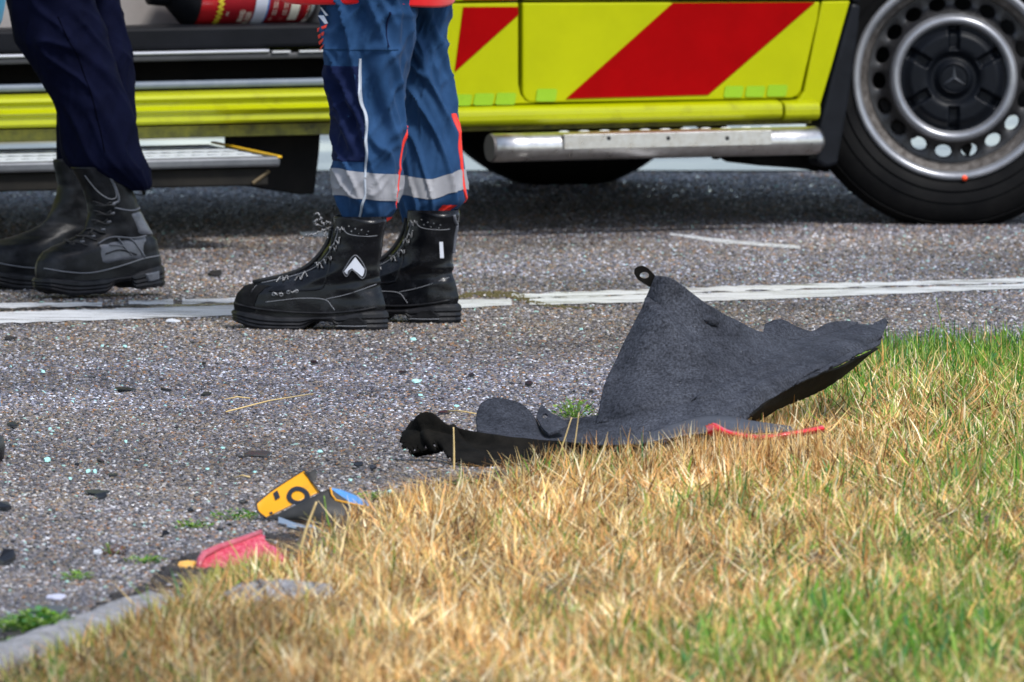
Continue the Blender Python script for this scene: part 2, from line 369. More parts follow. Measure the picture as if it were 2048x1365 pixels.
# wing strip ahead of the door
wg = [(1643, 3), (1700, 2), (1664, 130), (1632, 238), (1562, 240), (1562, 208), (1596, 200), (1607, 184)]
MB().prism(px_poly(wg), -.003, .04).build('wing_panel', M_YEL, van, bevel=.004)
MB().prism(px_poly([(1652, -2), (1702, -2), (1730, -180), (1652, -180)]), -.003, .04).build('wing_panel', M_YEL, van, bevel=.004)
# red film and lime reflectors
def film(pts, name, m, y=-.0065, par=None): return MB().prism(px_poly(pts), y, y+.002).build(name, m, par or van)
film([(1344, 6), (1628, 4.5), (1414, 190), (1130, 198)], 'red_stripe', M_RED)
film([(925, 14.5), (1034, 14), (1035, 30), (908, 144)], 'red_stripe', M_RED, -.0045)
film([(925, 0), (1033, -.5), (1033, -60), (935, -60)], 'red_stripe', M_RED, -.0045)
film([(1340, -3), (1645, -5), (1700, -60), (1400, -60)], 'red_stripe', M_RED, -.009)
def refl(x0, y0, x1, y1, y): 
    sk = 3; r = 3
    pts = [(x0+r, y1), (x0, y1-r), (x0+sk, y0+r), (x0+sk+r, y0), (x1-r, y0), (x1, y0+r), (x1-sk, y1-r), (x1-sk-r, y1)]
    film(pts, 'lime_reflector', M_LIME, y)
for q in ((1069, 178, 1112, 203), (1445, 172, 1485, 195), (1488, 172, 1528, 194), (1531, 170, 1573, 193)): refl(*q, -.0065)
for q in ((905, 189, 943, 212), (945, 187, 987, 211), (989, 186, 1031, 210)): refl(*q, -.0045)

# sills: bulged, glossy
M_YELS = mat('sill_paint', (.35, .37, .0007), .3, c2=(.20, .20, .006), vs=26, vmin=.52, vmax=.85, coat=.15, spec=.3, detail=9)
def sill(x0, x1, yt, yb, name, m=M_YELS, xr=None, bulge=.028, end=None):
    xm = xr or (x0+x1)/2; zt, zb = VZ(xm, yt), VZ(xm, yb); h = zt-zb
    pr = [(.02, zt+.004), (-.004, zt), (-bulge*.75, zt-h*.10), (-bulge*.97, zt-h*.28), (-bulge, zt-h*.45), (-bulge*.97, zt-h*.7), (-bulge*.8, zt-h*.9), (-bulge*.45, zb), (.06, zb-.003)]
    o = MB().extr(pr, VU(x0, yt), VU(x1, yt)).build(name, m, van, smooth=False, bevel=.004); return o
sill(884, 1556, 207, 246, 'front_sill', xr=1250)
sill(1560, 1631, 201, 241, 'wing_sill', xr=1595)
# sill below the open doorway: two long beads
xm = 450; zA, zB, zC, zD, zE = VZ(xm, 184), VZ(xm, 196), VZ(xm, 214), VZ(xm, 222), VZ(xm, 247)
pr = [(.10, zA+.003), (.01, zA), (-.006, zA-.004), (-.012, zB), (-.004, zB-.006), (-.002, zC+.004), (-.014, zC-.002), (-.022, (zC+zD)/2), (-.018, zD), (-.010, zD-.006), (-.012, zE+.006), (-.004, zE), (.10, zE-.002)]
MB().extr(pr, VU(-900, 210), u_open).build('doorway_sill', M_YELS, van, bevel=.002)
# grimy lip beneath, set back
MB().extr([(.045, VZ(700, 247)), (.045, VZ(700, 270)), (.06, VZ(700, 272)), (.12, VZ(700, 268)), (.12, VZ(700, 247))], VU(-900, 260), VU(1660, 260)).build('sill_lip', M_YELD, van)

# doorway: dark well, rails, ledge, grey inner wall
def bar(name, y0, y1, off0, off1, m, x0=-900, x1=900, xm=450, bev=.003):
    z0, z1 = VZ(xm, y1, off0), VZ(xm, y0, off0)
    return MB().box((VU(x0, (y0+y1)/2), off0, z0), (VU(x1, (y0+y1)/2), off1, z1)).build(name, m, van, bevel=bev)
bar('slate_rail', 161, 176, .045, .075, M_RAIL, bev=.006)
bar('rail_skirt', 176.5, 185, .055, .10, M_BLK)
MB().box((VU(-900, 150), .30, VZ(450, 185, .3)), (u_open, .32, VZ(450, 108, .3))).build('step_well', M_UND, van)
MB().box((VU(-900, 150), .10, VZ(450, 183, .1)-.01), (u_open, .30, VZ(450, 183, .1))).build('step_well_floor', M_UND, van)
bar('well_lip', 108, 121, .085, .32, mat('dark_lip', (.02, .02, .023), .5, c2=(.035, .035, .038), vs=20), bev=.004)
bar('silver_trim', 101, 107.5, .08, .12, mat('silver_trim_paint', (.36, .37, .41), .35, .5), x1=570, bev=.003)
for x0, x1 in ((574, 610), (628, 680)): bar('trim_catch', 104, 108, .078, .084, mat('catch_metal', (.6, .6, .62), .3, .8), x0=x0, x1=x1, bev=0)
bar('dark_ledge', 52, 98, .10, .20, mat('ledge_plastic', (.004, .0045, .006), .5, spec=.1, c2=(.007, .0075, .010), vs=9, bump=.2, bs=300), bev=.008)
MB().box((VU(-900, 0), .34, VZ(450, 54, .2)), (u_open, .36, 1.9)).build('inner_wall', M_GREY, van)
MB().box((VU(-900, 0), .20, VZ(450, 53, .2)-.02), (u_open, .34, VZ(450, 53, .2))).build('ledge_top', M_BLK, van)
MB().box((VU(621, 20, .2), .12, VZ(620, 52, .12)), (VU(629, 20, .2), .34, 1.0)).build('divider', M_GREY, van, bevel=.003)
# rest of the body above and behind the frame, so that it shades the road as a van does
zr = 2.55
sh = MB()
sh.box((u_open, .03, z_seam+.25), (VU(1690, 0), .07, 1.15)); sh.build('cab_side', M_YEL, van)
MB().box((u_left-1.6, .06, 1.85), (VU(1700, 0)-.15, .10, zr)).build('upper_side', M_YEL, van)
MB().box((u_left-1.6, .06, zr), (VU(1700, 0)-.15, 1.90, zr+.04)).build('roof', M_YEL, van)
MB().box((u_left-1.6, 1.86, .40), (VU(1700, 0)+.9, 1.90, zr)).build('far_side', M_YEL, van)
MB().box((VU(1700, 0)-.2, .12, 1.15), (VU(1700, 0)-.16, 1.86, zr)).build('windscreen', mat('dark_glass', (.01, .012, .015), .05), van)
MB().box((VU(1700, 0)-.15, .10, 1.05), (VU(1700, 0)+.95, 1.88, 1.15)).build('bonnet', M_YEL, van)
MB().box((u_left-1.6, .03, .40), (u_left, .07, zr)).build('rear_quarter', M_YEL, van)
# underbody: floor pan and members
zu = VZ(1000, 262, .2)
MB().box((u_left-1.6, .10, zu+.03), (VU(1660, 260), 1.85, zu+.10)).build('floor_pan', M_UND, van)
MB().box((VU(1660, 260), .32, .225), (VU(1660, 260)+.95, 1.60, 1.04)).build('engine_bay', M_UND, van)
MB().box((u_left-1.6, .12, zu+.012), (VU(1000, 260), .20, zu+.05)).build('chassis_member', M_UND, van)
ub = MB()
ub.prism(px_poly([(1495, 312), (1505, 324), (1520, 332), (1600, 338), (1660, 345), (1668, 318), (1640, 300), (1500, 300)], .22), .22, .40); ub.build('undertray', M_UND, van, bevel=.006)
ub = MB()
ub.prism(px_poly([(1432, 312), (1436, 320), (1444, 313), (1475, 312), (1478, 300), (1430, 300)], .25), .25, .28); ub.build('bracket', M_UND, van)

# arch liner flap behind the wheel
fl = MB()
fl.prism(px_poly([(1704, 6), (1722, 10), (1718, 60), (1700, 190), (1676, 330), (1652, 336), (1634, 326), (1640, 250), (1668, 136)], -.004), -.006, .05)
fl.build('arch_trim', mat('arch_plastic', (.005, .0056, .0075), .42, spec=.12, c2=(.010, .0112, .015), vs=9, bump=.2, bs=300), van, bevel=.008)
fl = MB(); fl.prism(px_poly([(1716, -160), (1740, -160), (1722, 8), (1704, 6)], -.004), -.006, .05); fl.build('arch_trim', M_BLK, van, bevel=.008)
MB().box((VU(1700, 100)-.02, .26, .225), (VU(1700, 100)+.85, .30, 1.0)).build('wheel_housing', M_UND, van)
MB().box((VU(1655, 100)-.03, .05, .25), (VU(1655, 100)+.03, .30, .9)).build('wheel_housing', M_UND, van)
# wing above the wheel (out of the picture)
MB().box((VU(1730, -160), -.004, VZ(1907, -185)), (VU(1730, -160)+1.1, .05, 1.10)).build('front_wing', M_YEL, van)

# wheels
HZ = VZ(1908, 157)                                        # hub height
def make_wheel(detail=True):
    w_ = empty('front_wheel'); w_.parent = van
    Rt = HZ+.012; n = 96
    tp = [(.214, .006), (.222, -.004), (.236, -.012), (.262, -.019), (.285, -.019), (.305, -.012), (.322, -.001), (Rt-.006, .012), (Rt, .03), (Rt+.002, .11), (Rt, .19), (.322, .222), (.28, .235), (.22, .222)]
    t = MB().lathe(tp, n, zflat=-HZ+.003).build('tyre', M_RUB, w_, smooth=True)
    if not detail:
        MB().lathe([(.0, .03), (.2, .03), (.216, .01), (.216, .2), (.0, .2)], 48).build('rim', M_RIMD, w_, smooth=False); return w_
    for r in (.243, .268, .314):
        MB().lathe([(r-.0016, -.016 if r < .3 else -.006), (r, -.0185 if r < .25 else (-.0225 if r < .3 else -.0105)), (r+.0016, -.016 if r < .3 else -.004)], n).build('sidewall_ridge', M_RUB, t, smooth=True)
    rim = MB().lathe([(.214, .012), (.2205, .004), (.2215, -.004), (.218, -.010), (.211, -.011), (.2045, -.006), (.2015, .004)], n).build('rim', M_RIM, w_, smooth=True)
    MB().lathe([(.2015, .004), (.199, .013), (.190, .018), (.188, .03), (.183, .046)], n).build('rim_well', M_RUST, rim, smooth=True)
    # disc with eighteen real vent holes
    dm = MB(); N = 18; r0, r1, rc = .1385, .184, .160; y_at = lambda r: .040-.016*math.exp(-((r-.1385)/.012)**2)*1.2
    for h in range(N):
        ac = R(2.5)+2*math.pi*h/N; K = 24; inner = []; outer = []
        for k in range(K):
            q = 2*math.pi*k/K; cx, cz = math.cos(q), math.sin(q)
            a = ac+.0175*cx/rc; r = rc+.0135*cz; inner.append((r*math.cos(a), y_at(r)+.003, r*math.sin(a)))
            inner[-1] = (inner[-1][0], inner[-1][1], inner[-1][2])
            m_ = max(abs(cx), abs(cz)); sx, sz = cx/m_, cz/m_
            a = ac+sx*math.pi/N; r = (r0+r1)/2+sz*(r1-r0)/2; outer.append((r*math.cos(a), y_at(r), r*math.sin(a)))
        mid = []
        for k in range(K):
            q = 2*math.pi*k/K; a = ac+.0205*math.cos(q)/rc; r = rc+.0165*math.sin(q); mid.append((r*math.cos(a), y_at(r), r*math.sin(a)))
        bk = [(x, y+.008, z) for x, y, z in inner]
        dm.add(outer+mid+inner+bk, [(i+o*K, (i+1) % K+o*K, (i+1) % K+(o+1)*K, i+(o+1)*K) for i in range(K) for o in range(3)])
    dm.build('vent_disc', M_RIMD, w_, smooth=True)
    MB().lathe([(.1395, .028), (.1385, .012), (.135, -.001), (.129, -.007), (.1225, -.006), (.117, .002), (.1145, .012)], n).build('silver_ring', M_RIM, w_, smooth=True)
    # dark cap with six radial slots and a dished boss
    def cap_y(r, a):
        y = .010-.014*sstep(.112, .09, r)+0
        y += .014*math.exp(-((r-.046)/.011)**2)-.010*sstep(.05, .03, r)*0
        for s in range(6):
            da = (a-R(90+60*s)+math.pi) % (2*math.pi)-math.pi
            lat = abs(r*math.sin(da)); 
            if abs(da) < .6: y += .016*sstep(.0125, .0085, lat)*sstep(.060, .066, r)*sstep(.118, .108, r)
        return y
    rs = np.linspace(.0, .1145, 44); prof = [(r, 0) for r in rs]
    cap = MB().lathe(prof, 180, disp=cap_y).build('hub_cap', M_CAP, w_, smooth=True)
    # three-pointed star in a ring on the boss
    st = MB(); ys = cap_y(.0, 0)
    for k in range(3):
        a = R(90+120*k); t_ = Vector((math.cos(a), 0, math.sin(a))); n_ = Vector((-math.sin(a), 0, math.cos(a)))
        A = t_*.029; B = n_*.0048; c0 = Vector((0, ys-.004, 0)); base = Vector((0, ys-.0005, 0))
        st.add([base+B-t_*.002, base-B-t_*.002, base+A, c0], [(0, 2, 3), (1, 3, 2), (0, 3, 1)])
    st.build('star_emblem', mat('emblem_plastic', (.028, .031, .038), .35), cap)
    MB().lathe([(.0295, ys-.0005), (.0305, ys-.003), (.0315, ys-.003), (.0325, ys-.0005)], 64).build('emblem_ring', M_CAP, cap, smooth=True)
    o = MB().lathe([(.0001, -.0135), (.0055, -.013), (.0065, -.008)], 16).build('paint_dot', mat('orange_paint', (.9, .07, .012), .5), w_, smooth=True)
    o.location = (.216*math.cos(R(-84)), 0, .216*math.sin(R(-84)))
    return w_
w1 = make_wheel(); w1.location = (VU(1908, 157), 0, HZ); w1.rotation_euler = (0, 0, -TH+R(1.5))
w2 = make_wheel(False); w2.name = 'far_front_wheel'
pf = D(1128, 75, VO.y+1.62) ; lf = pf-VO
w2.location = (lf.dot(VA), lf.dot(VI), HZ); w2.rotation_euler = (0, 0, -TH+R(3))
w2.children[0].name = 'tyre'
# brake and hub behind the disc
MB().lathe([(.02, .06), (.125, .06), (.125, .09), (.02, .09)], 40).build('brake_disc', M_RUST, w1)
cal = MB(); cal.prism([(.155*math.cos(R(a))*k, .155*math.sin(R(a))*k) for a, k in ((195, .8), (195, 1.12), (225, 1.14), (238, 1.02), (244, .8))], .055, .11); cal.build('brake_caliper', M_UND, w1, bevel=.004)
cal = MB(); cal.prism([(.155*math.cos(R(a))*k, .155*math.sin(R(a))*k) for a, k in ((272, .8), (276, 1.0), (281, 1.16), (286, 1.0), (284, .8))], .055, .08); cal.build('suspension_arm', M_UND, w1)

# step tube with a perforated tread
su = lambda px: VU(px, 290, -.10)
tube_r = .0305; tz = VZ(1300, 289, -.10); ty = -.10
x0, x1 = su(984), su(1636)
tb = MB(); n = 20
pts = [(x0, ty, tz)]+[(x0+(x1-x0)*k/10, ty, tz) for k in range(1, 10)]+[(x1-.008, ty, tz), (x1-.003, ty+.001, tz), (x1, ty+.002, tz)]
tb.tube(pts, [tube_r]*11+[tube_r*.93, tube_r*.55], 32)
tube = tb.build('step_tube', M_STEEL, van, smooth=True, bevel=0)
MB().tube([(x0-.001, ty, tz), (x0-.006, ty, tz)], [tube_r*1.0, tube_r*.94], 32).build('tube_end_cap', mat('cap_grey', (.10, .09, .085), .5, .3), tube)
z0, z1 = VZ(1330, 295.5, -.135), VZ(1330, 265, -.135)
xa, xb = VU(1128, 280, -.135), VU(1543, 280, -.135)
tr = MB().box((xa, -.136, z0), (xb, -.132, z1)); tr.box((xa, -.132, z1-.004), (xb, -.03, z1)); tread = tr.build('step_tread', M_STEEL, tube, bevel=.0015)
for px in (1218, 1337, 1455):
    MB().lathe([(.0001, -.0006), (.0046, -.0006), (.0046, .001)], 16).build('bolt_hole', M_GAP, tread, loc=(VU(px, 277, -.137), -.1362, VZ(px, 277, -.137)))
for k in range(11):
    px = 1130+k*40.5
    bm_ = MB(); uu = VU(px, 262, -.09)
    prof = [(.0005, .0075), (.006, .0070), (.011, .004), (.0135, 0)]
    P = []
    for r, h in prof:
        P.append([(uu+r*1.35*math.cos(a)+.25*r*math.sin(a), -.085+r*1.5*math.sin(a), z1-.002+h) for a in np.linspace(0, 2*math.pi, 18, endpoint=False)])
    bm_.grid(P, wrapv=True); bm_.build('tread_bump', M_ALU, tread, smooth=True)
for px in (1180, 1500):
    MB().tube([(VU(px, 290, -.1), ty+.02, tz), (VU(px, 290, -.1), .15, tz+.03), (VU(px, 290, -.1), .3, tz+.06)], .014, 10).build('step_bracket', M_UND, tube, smooth=True)

# folding entrance step: let down, its tread leaning a little towards us
fo = -.30; dpt = .46
fz = VZ(300, 319, fo); zl = VZ(300, 340, fo); zk = VZ(300, 378, fo)
zb_ = VZ(300, 287, fo+dpt)
xL = VU(-700, 330, fo); xR = VU(562, 330, fo)
fs_ = MB(); fs_.box((xL, fo, zl), (xR, fo+.03, fz)); fst = fs_.build('folding_step', mat('step_edge', (.10, .105, .115), .4, .5, c2=(.16, .165, .175), vs=12), van, bevel=.006)
def SZ(y): return fz+(zb_-fz)*(y-fo)/dpt
def sloped(b, x0, x1, y0, y1, dz0, dz1, k0=0, k1=0):
    b.add([(x0, y0, SZ(y0)+dz0), (x1, y0, SZ(y0)+dz0), (x1+k1, y1, SZ(y1)+dz0), (x0+k0, y1, SZ(y1)+dz0), (x0, y0, SZ(y0)+dz1), (x1, y0, SZ(y0)+dz1), (x1+k1, y1, SZ(y1)+dz1), (x0+k0, y1, SZ(y1)+dz1)],
          [(0, 3, 2, 1), (4, 5, 6, 7), (0, 1, 5, 4), (1, 2, 6, 5), (2, 3, 7, 6), (3, 0, 4, 7)]); return b
sloped(MB(), xL, xR-.01, fo+.03, fo+dpt, -.014, -.005, 0, VU(425, 286, fo+dpt)-xR).build('step_plate', M_UND, fst)
XE = lambda y: xR-.012+(y-fo)/dpt*(VU(425, 286, fo+dpt)-xR)
ys_ = [fo+.004, fo+.085, fo+.165, fo+.255, fo+.36]
for k, y0 in enumerate(ys_):                               # ribbed aluminium treads running along the step
    y1 = y0+(.058 if k < 1 else .052)
    nt_ = 170; vs = []; fs2 = []
    for i in range(nt_+1):
        u_ = xL+(XE(y0)-xL)*i/nt_; j = -.022*(.5+.5*math.sin(i*1.5))*(k > 1)
        vs += [(u_, y0+j, SZ(y0)-.005), (u_, y0+j, SZ(y0+j)-.0042), (u_, y1, SZ(y1)-.0042), (u_, y1, SZ(y1)-.005)]
        if i:
            a = 4*(i-1); fs2 += [(a, a+4, a+5, a+1), (a+1, a+5, a+6, a+2), (a+2, a+6, a+7, a+3)]
    m_ = MB(); m_.add(vs, fs2); m_.build('tread_strip', M_ALU, fst)
e = MB(); pe = [(xR-.008, fo, fz-.003), (xR+.002, fo, fz-.003), (VU(425, 286, fo+dpt)+.006, fo+dpt, zb_-.003), (VU(425, 286, fo+dpt)-.004, fo+dpt, zb_-.003)]
e.add([Vector(p) for p in pe]+[Vector(p)+Vector((0, 0, .004)) for p in pe], [(0, 1, 2, 3), (7, 6, 5, 4), (0, 4, 5, 1), (1, 5, 6, 2), (2, 6, 7, 3), (3, 7, 4, 0)]); e.build('yellow_edge_strip', M_WARN, fst)
MB().box((xL, fo+.02, zk), (xR-.02, fo+.05, zl-.002)).build('step_skirt', mat('dusty_black', (.006, .0055, .005), .8, c2=(.016, .014, .011), vs=9, spec=.25), fst, bevel=.004)
MB().prism([V(x, y, .2) for x, y in [(455, 262), (642, 262), (640, 300), (630, 388), (600, 390), (560, 384), (500, 374), (455, 372)]], .2, .22).build('splash_guard', M_UND, van, bevel=.004)
g = MB(); g.tube([(*(lambda q: (q[0], fo+.018, q[1]))(V(512, 368, fo)),), (*(lambda q: (q[0], fo+.018, q[1]))(V(545, 343, fo)),)], .004, 6); g.build('step_strut', mat('strut_brown', (.10, .07, .03), .7), fst)

# ------------------------------------------------------------------ fire extinguisher in the doorway
ex_u0, ex_u1 = VU(372, 20, .21), VU(606, 20, .21)
er = .075; exz = VZ(480, 50.5, .18)+er
exo = VO+VA*ex_u0+VI*.215+Vector((0, 0, exz-er))
ext = empty('fire_extinguisher', exo, TH)
tag(ext, 'red fire extinguisher lying sideways in the open doorway', 'extinguisher')
EL = ex_u1-ex_u0
def ecyl(prof, name, m, par=ext, n=64):        # prof of (x, r)
    b = MB(); P = [[(x, r*math.cos(a), er+r*math.sin(a)) for a in np.linspace(0, 2*math.pi, n, endpoint=False)] for x, r in prof]
    b.grid(P, wrapv=True); return b.build(name, m, par, smooth=True)
M_EXR = mat('extinguisher_red', (.42, .008, .012), .25, c2=(.48, .012, .016), vs=8, coat=.5)
M_EXD = mat('label_red', (.22, .004, .010), .4, c2=(.27, .006, .012), vs=10)
M_CREAM = mat('label_cream', (.72, .68, .55), .5)
cyl_ = ecyl([(-.045, .02), (-.04, .035), (-.02, .055), (-.004, .072), (.0, er), (EL-.02, er), (EL-.008, er-.004), (EL, er-.014), (EL+.001, .02)], 'cylinder', M_EXR)
ecyl([(-.085, .012), (-.084, .03), (-.045, .034), (-.04, .02)], 'valve', M_BLK)
ecyl([(-.046, .02), (-.0415, .037), (-.021, .0575), (-.004, .0745), (.004, er+.002), (.008, er+.002)], 'shoulder_shade', M_BLK)  # shade on the left shoulder, put in as a thin black shell
ecyl([(.062, er+.0012), (EL-.022, er+.0012)], 'label_wrap', M_EXD, cyl_)
k_ = EL/(606-372)
ecyl([((487-372)*k_, er+.004), ((511-372)*k_, er+.004)], 'strap', mat('strap_white', (.50, .52, .60), .5), ext)
ecyl([((511.3-372)*k_, er+.002), ((515-372)*k_, er+.002)], 'blue_band', mat('band_blue', (.02, .16, .42), .5), cyl_)
ecyl([((603-372)*k_, er-.0006), ((612-372)*k_, er-.010)], 'base_rim', mat('rim_white', (.6, .66, .66), .4), ext)
def epatch(x0, x1, a0, a1, name, m, off=.0024):       # patch on the cylinder; angle measured down from the middle towards us
    b = MB(); P = [[(x, -(er+off)*math.cos(a), er-(er+off)*math.sin(a)) for a in np.linspace(a0, a1, 14)] for x in (x0, x1)]
    b.grid(P); return b.build(name, m, cyl_)
def ex(px): return (px-372)*k_
b = MB()                                           # yellow chequered band of small diamonds
for i in range(10):
    for j in range(2):
        a = -.35+i*.16+j*.08; xc = ex(416+j*5); q = .0055
        b.add([(xc+dx, -(er+.0026)*math.cos(a+da), er-(er+.0026)*math.sin(a+da)) for dx, da in ((-q, 0), (0, -.075), (q, 0), (0, .075))], [(0, 1, 2, 3)])
b.build('chequer_band', mat('chequer_yellow', (.62, .50, .03), .5), cyl_)
epatch(ex(559), ex(577), -.2, 1.02, 'date_label', M_CREAM)
def text_on(txt, size, xbase, a_start, m, name, par, sx=1.0):
    """lettering printed round the cylinder, reading upwards"""
    cu = bpy.data.curves.new(name, 'FONT'); cu.body = txt; cu.size = size; cu.resolution_u = 3; cu.offset = size*.02
    to = bpy.data.objects.new(name+'_tmp', cu); COL.objects.link(to); bpy.context.view_layer.update()
    me = bpy.data.meshes.new_from_object(to.evaluated_get(bpy.context.evaluated_depsgraph_get()))
    bpy.data.objects.remove(to)
    bm = bmesh.new(); bm.from_mesh(me); bmesh.ops.triangulate(bm, faces=bm.faces[:])
    bmesh.ops.subdivide_edges(bm, edges=bm.edges[:], cuts=1); rr_ = er+.003
    for v in bm.verts:
        a = a_start-v.co.x*sx/er; v.co = Vector((xbase-v.co.y, -rr_*math.cos(a), er-rr_*math.sin(a)))
    bm.to_mesh(me); bm.free(); me.materials.append(m)
    o = bpy.data.objects.new(name, me); COL.objects.link(o); o.parent = par; return o
A_ = lambda py: math.asin(max(-1, min(1, (er-((VZ(480, py, .14))-(exz-er)))/er)))
text_on('BRAND', .0165, ex(469), A_(43), M_CREAM, 'lettering', cyl_, .66)
text_on('BLUSSER', .0165, ex(482.5), A_(47), M_CREAM, 'lettering', cyl_, .66)
text_on('XX', .008, ex(437), A_(31), M_CREAM, 'lettering', cyl_, 1)
for px_, tx in ((528, 'OOOOOO OO'), (549, 'OOOOO OOO'), (597, 'OOOOOOOOO')):
    bb = MB()
    for i in range(12):
        a = A_(30 if px_ < 590 else 36)-i*.05
        if i % 5 == 4: continue
        for dx in (-.003, .003):
            bb.add([(ex(px_)+dx+ddx, -(er+.0026)*math.cos(a+da), er-(er+.0026)*math.sin(a+da)) for ddx, da in ((-.0011, -.018), (.0011, -.018), (.0011, .018), (-.0011, .018))], [(0, 1, 2, 3)])
    bb.build('small_print', M_CREAM, cyl_)
for px_ in (526, 545): epatch(ex(px_-4), ex(px_+4), A_(42)-.14, A_(42), 'pictogram', mat('pictogram_red', (.33, .05, .05), .5))
b = MB(); b.add([(ex(523)+dx*.004, -(er+.0028)*math.cos(A_(41)-da), er-(er+.0028)*math.sin(A_(41)-da)) for dx, da in ((-.5, 0), (.2, .02), (1.1, .12), (.3, .10))], [(0, 1, 2, 3)]); b.build('pictogram_mark', M_CREAM, cyl_)
# ------------------------------------------------------------------ people: legs in work trousers and boots
class Leg:
    """a clothed leg: a closed tube whose outline follows rows of (photo y, left x, right x, distance)"""
    def __init__(s, rows, ratio=1.0, seed=0, amp=1.0, flow=None):
        s.rows = rows; s.ratio = ratio; s.seed = seed; s.amp = amp
        s.A = np.array(rows, float)
        L = [0]
        for i in range(1, len(rows)): L.append(L[-1]+math.hypot(rows[i][0]-rows[i-1][0], .5*(rows[i][1]+rows[i][2]-rows[i-1][1]-rows[i-1][2])))
        s.L = np.array(L); s.len = L[-1]
    def row(s, v):
        x = v*s.len; i = int(np.clip(np.searchsorted(s.L, x)-1, 0, len(s.L)-2)); t = (x-s.L[i])/(s.L[i+1]-s.L[i])
        A = s.A; p1, p2 = A[i], A[i+1]; p0 = A[i-1] if i else 2*p1-p2; p3 = A[i+2] if i+2 < len(A) else 2*p2-p1
        return cr(p0, p1, p2, p3, t)
    def v_at(s, py): 
        vs = np.linspace(0, 1, 200); ys = [s.row(v)[0] for v in vs]; return float(np.interp(py, ys, vs))
    def base(s, v, t, off=0.0):
        py, xl, xr, d = s.row(v); c = D((xl+xr)/2, py, d); sc = FPX/d; r = (xr-xl)/2/sc
        ct, st = math.cos(t), math.sin(t)
        q = Vector((c.x+r*ct, c.y+r*s.ratio*st, c.z))
        w = s.wrk(q, v, ct, st, r)
        o = w+off
        return Vector((q.x+ct*o, q.y+st*o, q.z))
    def wrk(s, q, v, ct, st, r):
        sd = s.seed; N = noise.noise
        # long folds that run round the leg, leaning one way then the other, sharp on the crest
        sw = N(Vector((q.x*4, q.y*4, q.z*3.5+sd)))
        a = N(Vector((ct*.9+sd, st*.9, q.z*11+ct*1.5+sw*1.8)))
        b = N(Vector((ct*1.3, st*1.3+sd*2, q.z*20-ct*2.2+sw*2.4)))
        c = N(Vector((ct*2.2+sd, st*2.2, q.z*9+sd)))
        f1 = 1-min(1, abs(a)*2.6); f2 = 1-min(1, abs(b)*2.8)
        e = np.interp(v, s.ev, s.ee)*(1-.65*ct**6)
        return s.amp*(e*(.0155*f1*f1+.006*f2*f2+.006*a-.0065)+.0035*c)
    ev = [0, .15, .3, .45, .6, .75, .85, 1]; ee = [.5, .5, .9, 1.2, 1.3, 1.0, .55, .9]
    def shell(s, name, m, parent, o, v0=0, v1=1, t0=0, t1=2*math.pi, off=0.0, nv=150, ntt=110, wrap=True, shape=None):
        P = []
        for i in range(nv):
            v = v0+(v1-v0)*i/(nv-1); row = []
            for j in range(ntt):
                t = t0+(t1-t0)*j/(ntt if wrap else ntt-1)
                vv = v+(shape(t) if shape else 0)
                row.append(s.base(min(1, max(0, vv)), t, off)-o)
            P.append(row)
        b = MB(); b.grid(P, wrapv=wrap); return b.build(name, m, parent, smooth=True)
    def ribbon(s, name, m, parent, o, pts, hw, off=.002, n=80):
        """a narrow tape sewn along (photo y, angle) points"""
        sp = spline(pts, n); P = []
        for i in range(n):
            py, t = sp[i]; v = s.v_at(py); r = s.row(v); rad = (r[2]-r[1])/2/(FPX/r[3])
            dt = hw/rad
            P.append([s.base(v, t-dt, -.001)-o, s.base(v, t-dt, off)-o, s.base(v, t, off+.0008)-o, s.base(v, t+dt, off)-o, s.base(v, t+dt, -.001)-o])
        b = MB(); b.grid(P); return b.build(name, m, parent, smooth=True)
def ang(leg, v, px):                    # angle on the near side of a leg under a photo x
    py, xl, xr, d = leg.row(v); k = max(-1, min(1, (px-(xl+xr)/2)/((xr-xl)/2))); return -math.acos(k)

def cloth(name, c, c2, rough=.8, weave=1400, sheen=.15):
    m = mat(name, c, rough, c2=c2, vs=14, bump=.35, bs=weave, dist=.0006, spec=.06); 
    p = [n for n in m.node_tree.nodes if n.type == 'BSDF_PRINCIPLED'][0]; p.inputs['Sheen Weight'].default_value = sheen; p.inputs['Sheen Roughness'].default_value = .5
    return m
M_BLUE = cloth('blue_workcloth', (.012, .039, .098), (.023, .063, .148), sheen=.03)
M_NAVY = cloth('navy_patch', (.004, .008, .034), (.009, .015, .052), sheen=.03)
M_BAND = cloth('reflective_band', (.25, .25, .27), (.33, .33, .35), .45, 2200, 0)
M_PIPE = mat('grey_piping', (.42, .46, .52), .5)
M_ORNG = mat('red_piping', (.85, .035, .02), .6)
M_JACK = cloth('red_jacket', (.75, .012, .016), (.85, .018, .02), .7)
M_DKNV = cloth('dark_navy_cloth', (.0011, .0018, .0095), (.0026, .0038, .0165), .85, sheen=.0)
M_LEA = mat('black_leather', (.003, .0033, .0045), .26, spec=.3, c2=(.020, .021, .025), vs=38, vmin=.5, vmax=.84, bump=.35, bs=260, dist=.0008, rvar=.15)
M_LEA2 = mat('dull_leather', (.0035, .004, .0052), .42, spec=.22, c2=(.022, .0235, .028), vs=34, vmin=.48, vmax=.82, bump=.4, bs=220, dist=.0008)
M_SOLE = mat('boot_sole', (.004, .004, .005), .45, spec=.22, c2=(.016, .016, .018), vs=40, bump=.4, bs=300, dist=.0008)
M_TOE = mat('toe_cap', (.004, .004, .0045), .75, spec=.1, c2=(.010, .010, .011), vs=60, bump=.6, bs=700, dist=.0008)
M_PANEL = mat('grey_panel', (.06, .064, .076), .36, c2=(.12, .126, .148), vs=40, bump=.3, bs=300)
M_LACE = mat('boot_lace', (.30, .30, .31), .7, c2=(.02, .02, .02), vs=260, vmin=.45, vmax=.55)
M_LACEB = mat('black_lace', (.006, .006, .007), .6)
